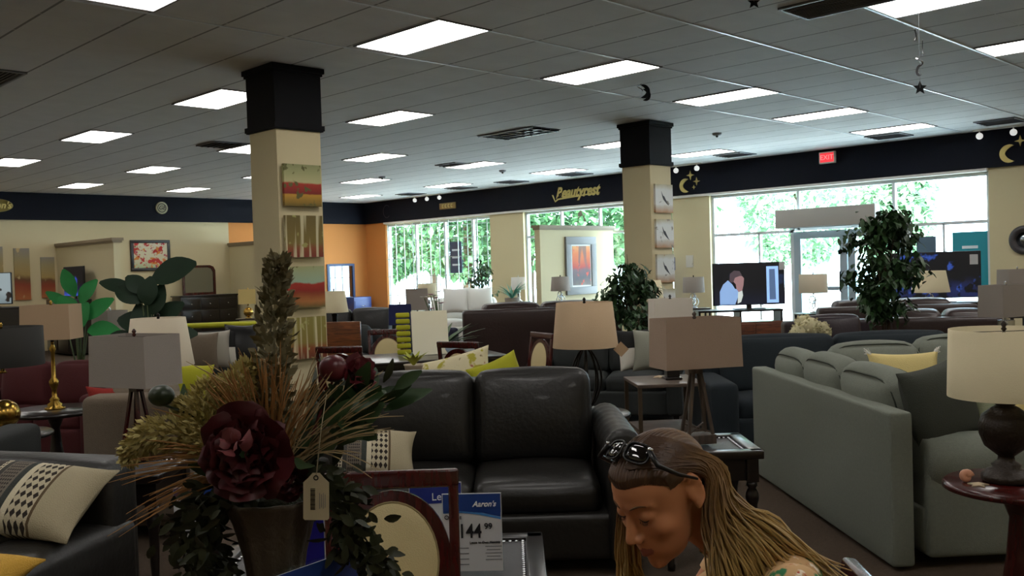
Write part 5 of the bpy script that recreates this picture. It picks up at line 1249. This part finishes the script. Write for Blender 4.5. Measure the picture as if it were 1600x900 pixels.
plume(fl(390, 760), fl(196, 712, -.03), .036, py, 1300, bend=(-.03, 0, .085), seed=4, seedL=.014, start=.3)
plume(fl(390, 760), fl(262, 628, .03), .040, py, 1000, bend=(0, 0, .02), seed=5, seedL=.014, start=.3)
# grasses
def grass(px0, py0, ends, cnt, name, col, spread=14, seed=6, lift=.03, rr=.0014):
    r_ = random.Random(seed); b = MB()
    for i in range(cnt):
        ex, ey = r_.choice(ends); p0 = fl(px0+r_.gauss(0, 12), py0+r_.gauss(0, 8), r_.uniform(-.03, .03)); p1 = fl(ex+r_.gauss(0, spread), ey+r_.gauss(0, spread), r_.uniform(-.12, .10))
        mid = (p0+p1)/2+Vector((0, 0, lift)); pts = []
        for k in range(7):
            s = k/6; pts.append(p0*(1-s)**2+mid*2*s*(1-s)+p1*s*s)
        b.tube(pts, [rr]*6+[rr*.4], 4, cap=False)
    return b.build(name, mat(*col), t)
tan_ = ('tan_grass', '#a87c4a', .8); stw = ('straw_grass', '#ad9870', .8)
grass(415, 740, [(350, 585), (375, 565), (400, 570), (430, 560), (455, 590), (480, 620)], 150, 'grass', tan_, 16, 6)
grass(390, 730, [(235, 655), (220, 700), (215, 735), (240, 780), (205, 795), (250, 760), (260, 700)], 60, 'grass', tan_, 12, 7)
grass(440, 730, [(585, 605), (600, 630), (570, 640), (560, 700), (590, 665), (520, 600), (500, 560)], 56, 'grass', stw, 12, 8)
grass(455, 700, [(630, 646), (575, 752), (300, 560)], 5, 'grass', stw, 4, 9)
# leaves
def leaves(pts, name, col, n, L, W, seed, sp=.03):
    r_ = random.Random(seed); b = MB()
    for i in range(n):
        s = r_.random()*(len(pts)-1); k = int(s); p = pts[k].lerp(pts[k+1], s-k)+Vector((r_.gauss(0, sp), r_.gauss(0, sp), r_.gauss(0, sp*.6)))
        d = (pts[k+1]-pts[k]).normalized()+Vector((r_.gauss(0, .7), r_.gauss(0, .7), r_.gauss(0, .5)))
        b.leaf(p, d, L*r_.uniform(.7, 1.3), W*r_.uniform(.7, 1.3), up=(r_.gauss(0, .5), -1, r_.gauss(0, .6)), bend=.25, n=4)
    b.tube(pts, .003, 5); return b.build(name, mat(*col), t)
gd = ('garland_green', '#2a301a', .5, 0, 0, 60, .4, 12); ge = ('leaf_green', '#2c4424', .45, 0, 0, 60, .3, 10)
leaves([fl(470, 740, -.02), fl(520, 760, -.05), fl(545, 810, -.05), fl(540, 850, -.04), fl(575, 880, -.03), fl(600, 930, -.02)], 'garland', gd, 420, .034, .015, 21, .022)
leaves([fl(380, 760, -.02), fl(330, 770, -.05), fl(310, 820, -.05), fl(320, 880, -.04), fl(300, 940, -.03)], 'garland', gd, 480, .034, .015, 22, .028)
leaves([fl(455, 740), fl(500, 690, .02), fl(540, 650, .03), fl(570, 625, .04)], 'leaf_spray', ge, 34, .085, .034, 23, .03)
leaves([fl(400, 740), fl(350, 690, .02), fl(310, 650, .03)], 'leaf_spray', ge, 26, .07, .03, 24, .03)
leaves([fl(440, 740), fl(470, 690, .05), fl(500, 640, .06), fl(520, 610, .06)], 'leaf_spray', gd, 60, .06, .016, 25, .035)
# swing tag on its string
MB().tube([fl(514, 612, -.06), fl(510, 660, -.10), fl(502, 728, -.11)], .0011, 5).build('tag_string', mat('string', '#8f866c', .8), t)
c = fl(501, 758, -.11); W, H = 38/FS, 70/FS
o = MB().prism([(-W/2, -H/2+.003), (-W/2+.003, -H/2), (W/2-.003, -H/2), (W/2, -H/2+.003), (W/2, H*.30), (W*.30, H*.40), (W*.14, H*.5), (-W*.14, H*.5), (-W*.30, H*.40), (-W/2, H*.30)], .0012, 'xz').build('price_tag', mat('tag_card', '#c9bc9c', .6), t)
o.location = c; o.rotation_euler = (0, RAD(2), 0)
f = MB().tube([(.004*cos(a*pi/6), -.001, H*.40+.004*sin(a*pi/6)) for a in range(12)], .0012, 5, closed=True)
f.build('eyelet', m_dkm, o)
f = MB()
for k in range(14): f.box((-.006, -.0012, -.024+k*.0030), (.009, .0006, .0012 if k % 3 else .0019))
f.build('barcode', m_ink, o)
f = MB()
for k in range(4): f.box((.007+.0035*k, -.0012, -.008), (.0010, .0006, .03 - .005*(k % 2)))
f.build('printing', MATS['grey_print'], o)

# ---------------------------------------------------------------- the woman
import numpy as np
HC = Vector(at(1032, 762, v=1.75))
DX, DY, DZ = .018, .15, -.022
def KK(p): k = .946; return Vector((p[0]*k, p[1]*k, 1.6+(p[2]-1.6)*k))
def bp(p): return p if isinstance(p, Vector) else Vector((p[0]+DX, p[1]+DY, p[2]+DZ*min(1, max(0, (p[2]-.8)/.25))))
hf = Vector((-.72, -.52, -.46)).normalized(); he = Vector((.59, -.80, .05)); he = (he-hf*he.dot(hf)).normalized(); hu = he.cross(hf)
if hu.z < 0: hu = -hu
def hd(x, y, z): return HC+he*x+hf*y+hu*z
def ell(p, c, r):
    d = p-np.array(c); r = np.array(r); k0 = np.linalg.norm(d/r, axis=1); k1 = np.linalg.norm(d/(r*r), axis=1)+1e-9; return k0*(k0-1)/k1
def cap_(p, a, b, ra, rb):
    a = np.array(a); b = np.array(b); ab = b-a; tt = np.clip(((p-a) @ ab)/(ab @ ab), 0, 1); return np.linalg.norm(p-a-tt[:, None]*ab, axis=1)-(ra+(rb-ra)*tt)
def smin(a, b, k): h = np.clip(.5+.5*(b-a)/k, 0, 1); return b*(1-h)+a*h-k*h*(1-h)
def head_sdf(p):
    p = p.copy(); p[:, 0] = np.abs(p[:, 0])
    d = ell(p, (0, -.012, .020), (.073, .088, .074))
    d = smin(d, ell(p, (0, .032, .030), (.060, .056, .055)), .02)
    d = smin(d, ell(p, (0, .030, -.034), (.058, .058, .076)), .02)
    d = smin(d, ell(p, (0, .042, -.084), (.043, .043, .038)), .02)
    d = smin(d, ell(p, (0, .074, -.110), (.017, .015, .015)), .016)
    d = smin(d, ell(p, (.033, .060, -.030), (.024, .022, .022)), .014)
    d = smin(d, ell(p, (0, .075, -.064), (.027, .020, .028)), .012)
    d = smin(d, cap_(p, (.010, .083, .018), (.044, .068, .020), .008, .006), .010)
    d = -smin(-d, ell(p, (.031, .100, .001), (.021, .018, .013)), .008)
    d = smin(d, ell(p, (.030, .0735, -.001), (.0165, .0130, .0130)), .003)
    d = smin(d, cap_(p, (0, .084, .008), (0, .107, -.034), .0065, .0090), .007)
    d = smin(d, ell(p, (0, .1085, -.038), (.0095, .0095, .0085)), .004)
    d = smin(d, ell(p, (.0105, .099, -.043), (.0070, .0090, .0065)), .004)
    d = smin(d, cap_(p, (0, .0960, -.0690), (.021, .083, -.0735), .0048, .0022), .003)
    d = smin(d, cap_(p, (0, .0945, -.0800), (.019, .083, -.0758), .0062, .0025), .003)
    return d
NT, NP = 200, 260
th = (np.arange(NT)+.5)/NT*np.pi; ph = np.arange(NP)/NP*2*np.pi
T_, P_ = np.meshgrid(th, ph, indexing='ij')
dirs_ = np.stack([np.sin(T_)*np.cos(P_), np.sin(T_)*np.sin(P_), np.cos(T_)], -1).reshape(-1, 3)
c0 = np.array([0, .02, -.01]); rr = np.full(len(dirs_), .16)
for i in range(60): rr -= .6*head_sdf(c0+dirs_*rr[:, None])
hp = c0+dirs_*rr[:, None]
def w3(p): return [tuple(hd(*q_)) for q_ in p.tolist()]
body = MB(); fs = []
for i in range(NT-1):
    for j in range(NP): fs.append((i*NP+j, (i+1)*NP+j, (i+1)*NP+(j+1) % NP, i*NP+(j+1) % NP))
fs.append(list(range(NP))); fs.append([(NT-1)*NP+j for j in range(NP)][::-1])
body.add(w3(hp), fs, True)
def ear(sg):
    b = MB(); R = Matrix((he*sg, hf, hu)).transposed()
    pts = []
    for k in range(15):
        a = RAD(-115+k*20); pts.append(hd(sg*(.076+.006*sin(k*.3)), -.012-.016*cos(a)*1.0+.002, -.004+.030*sin(a)))
    body.tube([hd(sg*.079, -.012+.016*cos(RAD(a))*-1, .0+.029*sin(RAD(a))) for a in range(-100, 131, 15)], .0048, 8)
    body.tube([hd(sg*.076, -.011+.009*cos(RAD(a))*-1, -.002+.017*sin(RAD(a))) for a in range(-90, 121, 20)], .0035, 8)
    X0 = body.X; M_ = R.to_4x4(); M_.translation = hd(sg*.073, -.011, -.004)
    body.X = M_; body.ball((0, 0, 0), (.004, .014, .026), 14, 10); body.ball((.003, .002, -.026), (.005, .008, .009), 12, 8); body.X = X0
ear(1); ear(-1)
def limb(pts, rs, n=20, sub=5):
    P = [bp(p) for p in pts]; o = []; r = []
    for i in range(len(P)-1):
        for k in range(sub): s = k/sub; o.append(P[i].lerp(P[i+1], s)); r.append(rs[i]+(rs[i+1]-rs[i])*(3*s*s-2*s**3))
    o.append(P[-1]); r.append(rs[-1])
    body.tube(o, r, n); body.ball(P[0], rs[0]*.99, n, 12); body.ball(P[-1], rs[-1]*.99, n, 12)
def slab(c, r, rot=(0, 0, 0)): X0 = body.X; body.at(bp(c), rot); body.ball((0, 0, 0), r, 28, 18); body.X = X0
limb([hd(0, -.030, -.055), (.352, 1.648, 1.115), (.41, 1.635, 1.075), (.43, 1.635, 1.02)], [.052, .049, .055, .07])
slab((.455, 1.635, .97), (.105, .165, .13)); slab((.46, 1.635, 1.045), (.075, .17, .055)); slab((.465, 1.635, .85), (.095, .135, .14)); slab((.47, 1.635, .72), (.105, .15, .13)); slab((.475, 1.635, .61), (.125, .175, .115))
for s in (-1, 1): slab((.375, 1.635+s*.07, .94), (.055, .06, .06))
def arm(s, hand_v):
    S = (.452, 1.635+s*.170, 1.040); E_ = (.35, 1.635+s*.245, .83); Wp = (.145, hand_v, .798)
    limb([S, ((S[0]+E_[0])/2, (S[1]+E_[1])/2, (S[2]+E_[2])/2), E_, ((E_[0]*2+Wp[0])/3, (E_[1]*2+Wp[1])/3, .818), Wp], [.052, .044, .038, .039, .026])
    hx, hv = Wp[0]-.045, hand_v
    sh = Vector((DX, DY, 0)); tb = lambda pts, r, n: body.tube([Vector(p)+sh for p in pts], r, n); bl = lambda c, r, n, m: body.ball(Vector(c)+sh, r, n, m)
    X0 = body.X; body.at(bp((hx, hv, .792)), (0, RAD(4), 0)); body.ball((0, 0, 0), (.052, .040, .016), 20, 12); body.X = X0
    for k, L in enumerate((.068, .078, .074, .058)):
        y = hv+(k-1.5)*.0195; x0 = hx-.040
        tb([(x0+.02, y, .795), (x0, y, .797), (x0-L*.45, y*1.0, .795), (x0-L*.8, y, .782), (x0-L, y, .772)], [.009, .009, .0085, .0075, .0065], 10); bl((x0-L, y, .772), .0065, 10, 8)
    y = hv-s*.035
    tb([(hx+.02, y+s*.008, .79), (hx-.01, y-s*.012, .787), (hx-.04, y-s*.016, .777)], [.012, .010, .008], 10); bl((hx-.04, y-s*.016, .777), .008, 10, 8)
arm(-1, 1.52); arm(1, 1.74)
for s in (-1, 1):
    y = 1.635+s*.09
    limb([(.47, y, .585), (.30, y, .575), (.09, y+s*.01, .545)], [.092, .083, .060]); limb([(.09, y+s*.01, .545), (.115, y, .32), (.13, y, .11)], [.058, .052, .036])
    limb([(.135, y, .075), (.05, y, .045), (-.03, y+s*.01, .032)], [.038, .034, .026])
me = body.build('person_source', mat('skin', '#c4835a', .5))
md = me.modifiers.new('r', 'REMESH'); md.mode = 'VOXEL'; md.voxel_size = .0036; md.use_smooth_shade = True
ms_ = me.modifiers.new('s', 'SMOOTH'); ms_.factor = .5; ms_.iterations = 2
dg = bpy.context.evaluated_depsgraph_get(); full = bpy.data.meshes.new_from_object(me.evaluated_get(dg)); bpy.data.objects.remove(me)
m_skin = MATS['skin']; nt = m_skin.node_tree; m_skin.node_tree.nodes['Principled BSDF'].inputs['Subsurface Weight'].default_value = .08
m_skin.node_tree.nodes['Principled BSDF'].inputs['Subsurface Radius'].default_value = (.012, .005, .003)
m_lip = mat('lips', '#9c5a4c', .4); m_blush = mat('blushed_skin', '#b8765a', .5)
full.materials.clear(); full.materials.append(m_skin); full.materials.append(m_lip); full.materials.append(mat('shoe_leather', '#3a2a22', .5))
nv = len(full.vertices); co = np.empty(nv*3); full.vertices.foreach_get('co', co); co = co.reshape(-1, 3)
rel = co-np.array(HC); hx_ = rel @ np.array(he); hy_ = rel @ np.array(hf); hz_ = rel @ np.array(hu)
lipv = (np.abs(hx_) < .0205) & (hy_ > .082) & (hz_ < -.0605+np.abs(hx_)*-.12) & (hz_ > -.0815+np.abs(hx_)*.42)
nf = len(full.polygons); mi = np.zeros(nf, dtype=np.int32)
cen = np.empty(nf*3); full.polygons.foreach_get('center', cen); cen = cen.reshape(-1, 3)
fr_ = cen-np.array(HC); fx = fr_ @ np.array(he); fy = fr_ @ np.array(hf); fz = fr_ @ np.array(hu)
mi[(np.abs(fx) < .0205) & (fy > .082) & (fz < -.0648-np.abs(fx)*.12) & (fz > -.0868+np.abs(fx)*.42)] = 1
mi[(cen[:, 2] < .11)] = 2
full.polygons.foreach_set('material_index', mi)
person = bpy.data.objects.new('person', full); C.objects.link(person); person.rotation_euler = (0, 0, GA)
tag(person, 'woman with long blonde hair looking down, seated at the near table in a print blouse', 'person')
# clothes: shells of the body surface
def shell_from(name, keep, off, m):
    no_ = np.empty(nv*3); full.vertices.foreach_get('normal', no_); no_ = no_.reshape(-1, 3)
    vid = {}; V = []; Fc = []
    sel = np.nonzero(keep)[0]
    for fi in sel.tolist():
        ff = []
        for vi in full.polygons[fi].vertices:
            if vi not in vid: vid[vi] = len(V); V.append(tuple(co[vi]+no_[vi]*off))
            ff.append(vid[vi])
        Fc.append(ff)
    b = MB(); b.add(V, Fc, True); o = b.build(name, m, person); return o
X_, Y_ = cen[:, 0]-DX, cen[:, 1]-DY; Z_ = cen[:, 2]-DZ*np.clip((cen[:, 2]-.8)/.2, 0, 1)
neck = (X_-.435)**2*1.0+((Y_-1.635)*.85)**2 < .0062
torso = (Z_ > .56) & (X_ > .33) & ~((Z_ > 1.02) & neck) & (Z_ < 1.125) & ~((np.abs(Y_-1.635) > .175) & (Z_ < .97))
torso &= ~((fx**2+fy**2+fz**2) < .135**2)
m_blouse = art('print_blouse', [(0, '#c89a6a'), (1, '#d0a878')], [('#2c7a4c', .56), ('#f0e4d0', .6), ('#b8402c', .62), ('#3a2a28', .66)], 16, .3, h=1.2, rough=.8)
shell_from('blouse', torso, .005, m_blouse)
shell_from('trousers', (Z_ < .66) & (Z_ > .12), .007, mat('denim', '#1c2638', .9, bump=.3, bs=300))
# hair
m_hair, nt, b_ = nmat('blonde_hair'); N, L = nt.nodes.new, nt.links.new
tc = N('ShaderNodeTexCoord'); vm = N('ShaderNodeVectorMath'); vm.operation = 'DISTANCE'; vm.inputs[1].default_value = tuple(hd(0, .02, .03)); L(tc.outputs['Object'], vm.inputs[0])
cr = N('ShaderNodeValToRGB'); e_ = cr.color_ramp.elements; e_[0].position = .09; e_[0].color = c4('#4c3320'); e_[1].position = .22; e_[1].color = c4('#ac8e54'); x = e_.new(.13); x.color = c4('#7a5a34')
no = N('ShaderNodeTexNoise'); no.inputs['Scale'].default_value = 45; ad = N('ShaderNodeMath'); ad.operation = 'MULTIPLY_ADD'; ad.inputs[1].default_value = .07; L(no.outputs['Fac'], ad.inputs[0]); L(tc.outputs['Object'], no.inputs['Vector'])
sb = N('ShaderNodeMath'); sb.operation = 'SUBTRACT'; sb.inputs[1].default_value = .035; L(vm.outputs['Value'], ad.inputs[2]); L(ad.outputs[0], sb.inputs[0]); L(sb.outputs[0], cr.inputs[0]); L(cr.outputs[0], b_.inputs['Base Color']); b_.inputs['Roughness'].default_value = .45
q = random.Random(31)
hair = MB()
def scalp(x, y, z, off=.006):
    d = Vector((x, y, z)).normalized(); dn = np.array([[d.x, d.y, d.z]]); r = np.array([.16])
    for i in range(40): r -= .6*head_sdf(dn*r[:, None])
    return hd(*(d*(float(r[0])+off)))
# cap of hair over the skull
keep = {}; V = []; Fc = []
hpn = hp
hl = hpn[:, 2]-np.where(hpn[:, 1] > -.012, (hpn[:, 1]-.004)*.86-.012*np.cos(np.clip(np.abs(hpn[:, 0])/.06, 0, 1)*np.pi)*(hpn[:, 1] > .03), -.11)
hl = np.where((hpn[:, 1] > -.036) & (hpn[:, 1] < .032), np.minimum(hl, hpn[:, 2]-.027), hl)
isb = (hl > 0)
def hv_(i):
    if i not in keep:
        p = hpn[i]; nrm = p-np.array([0, -.005, .02]); nrm = nrm/np.linalg.norm(nrm)
        strand = .0014*sin(p[0]*900+sin(p[1]*60)*2)
        off = .007*min(1, float(hl[i])/.02)+.001+strand*min(1, float(hl[i])/.02)
        keep[i] = len(V); V.append(tuple(hd(*(p+nrm*off))))
    return keep[i]
for f_ in fs[:-2]:
    if all(isb[k] for k in f_): Fc.append([hv_(k) for k in f_])
hair.add(V, Fc, True)
def strand(pts, r0=.0022, r1=.0008):
    P = [Vector(p) for p in pts]; out = []
    for i in range(len(P)-1):
        a, b, c, d = P[max(i-1, 0)], P[i], P[i+1], P[min(i+2, len(P)-1)]
        for k in range(5):
            s = k/5; out.append(.5*((2*b)+(c-a)*s+(2*a-5*b+4*c-d)*s*s+(3*b-a-3*c+d)*s**3))
    out.append(P[-1]); m_ = len(out)
    hair.tube(out, [r0*(1-.2*k/m_) if k < m_*.8 else r0+(r1-r0)*(k/m_-.8)/.2 for k in range(m_)], 5, cap=False)
for i in range(620):
    s = q.random(); j = lambda g: q.gauss(0, g)
    p0 = scalp(.010+.02*q.random(), .075-.10*s, .11, .006+.004*q.random())
    p1 = scalp(.062+j(.004), .028-.075*s, .075, .007+.004*q.random())
    p2 = hd(.078+.006*q.random(), -.048-.042*s+j(.003), .012-.02*s+j(.006))
    w = min(1, max(0, s+j(.15)))
    a = KK((.366, 1.795, 1.095)); b = KK((.408, 1.825, 1.140))
    a2 = KK((.378, 1.750, 1.00)); b2 = KK((.492, 1.795, 1.078))
    a3 = KK((.385, 1.735, .87)); b3 = KK((.605, 1.800, .985))
    n3 = lambda g: Vector((j(g), j(g), j(g)))
    strand([p0, p1, p2, a.lerp(b, w)+n3(.007), a2.lerp(b2, w)+n3(.010), a3.lerp(b3, w)+n3(.014)])
for i in range(190):
    s = q.random(); j = lambda g: q.gauss(0, g)
    p0 = scalp(-.015-.02*q.random(), .07-.09*s, .11, .008); p1 = scalp(-.062, .05-.06*s, .05, .009)
    p2 = hd(-.078, .045-.05*s+j(.004), -.02+j(.01))
    strand([p0, p1, p2, KK((.205+.03*s+j(.006), 1.925+j(.01), 1.01)), KK((.212+.035*s+j(.010), 1.93+j(.012), .93)), KK((.225+.03*s+j(.012), 1.925, .84))])
hair.build('hair', m_hair, person)
# brows, lashes, lids
m_brow = mat('brow', '#6a4a30', .8)
for sg in (1, -1):
    b = MB(); pts = []
    for k in range(8):
        s = k/7; x = sg*(.014+.034*s); z = .0205+.006*sin(pi*s*.8)
        p = np.array([[x, .05, z]]); d = np.array([x, .10-.35*(x*x)/.05, z]); dn = (d/np.linalg.norm(d))[None]; r = np.array([.16])
        for i in range(40): r -= .6*head_sdf(dn*r[:, None])
        pts.append(hd(*(dn[0]*(r[0]+.0002))))
    b.tube(pts, [.0010, .0018, .0022, .0022, .002, .0016, .0012, .0006], 6); b.build('eyebrow', m_brow, person)
    b = MB(); pts = []
    for k in range(8):
        s = k/7; x = sg*(.018+.026*s); z = -.0045-.0045*sin(pi*s)
        d = np.array([x, .088-.2*(x-sg*.03)**2/.02, z]); dn = (d/np.linalg.norm(d))[None]; r = np.array([.16])
        for i in range(40): r -= .6*head_sdf(dn*r[:, None])
        pts.append(hd(*(dn[0]*(r[0]+.0003))))
    b.tube(pts, [.0006, .0010, .0013, .0014, .0014, .0013, .0010, .0006], 6)
    for k in range(1, 7):
        for w in (-.3, 0, .3): b.tube([pts[k], pts[k]+hf*.005-hu*.005+he*.003*(w+.3*sg)], [.0004, .0002], 4, cap=False)
    b.build('eyelashes', mat('lash', '#2a1a12', .7), person)
# sunglasses pushed up on the hair
t = thing('sunglasses', 'dark sunglasses pushed up on top of the woman\'s hair', 'sunglasses', 0, 0, 0)
M_ = Matrix((he, (hu*.42-hf*.90).normalized(), (hf*.42+hu*.90).normalized())).transposed().to_4x4(); M_.translation = hd(0, .032, .101)
m_lens = mat('dark_lens', '#0c0a0a', .06, coat=1)
for sg in (1, -1):
    b = MB(); b.X = M_ @ Matrix.Translation((sg*.030, 0, .006)) @ Matrix.Rotation(sg*RAD(16), 4, 'Y') @ Matrix.Scale(.88, 4)
    b.lathe([(.001, .0045), (.6*.027, .0035), (.027, 0), (.027, -.0015), (.6*.027, .0015), (.001, .0025)], n=32, sy=.72, cap=False, sq=3.2); b.build('lens', m_lens, t)
    b = MB(); b.X = M_ @ Matrix.Translation((sg*.030, 0, .006)) @ Matrix.Rotation(sg*RAD(16), 4, 'Y') @ Matrix.Scale(.88, 4)
    b.lathe([(.0275, -.002), (.031, -.002), (.031, .0015), (.0275, .0015), (.0275, -.002)], n=32, sy=.74, cap=False, sq=3.2); b.build('rim', m_plain, t)
    b = MB().tube([M_ @ Vector((sg*.056, .008, .004)), hd(sg*.078, .040, .090), hd(sg*.087, .015, .055), hd(sg*.088, -.02, .020)], [.0055, .005, .004, .0025], 8); b.build('temple', m_plain, t)
    b = MB().tube([M_ @ Vector((sg*.054, .010, .009)), M_ @ Vector((sg*.061, .010, .003))], .0036, 8); b.build('hinge', m_silv, t)
MB().tube([M_ @ Vector((-.008, .006, .010)), M_ @ Vector((0, .010, .013)), M_ @ Vector((.008, .006, .010))], .002, 6).build('bridge', m_plain, t)
# small things the woman's table carries
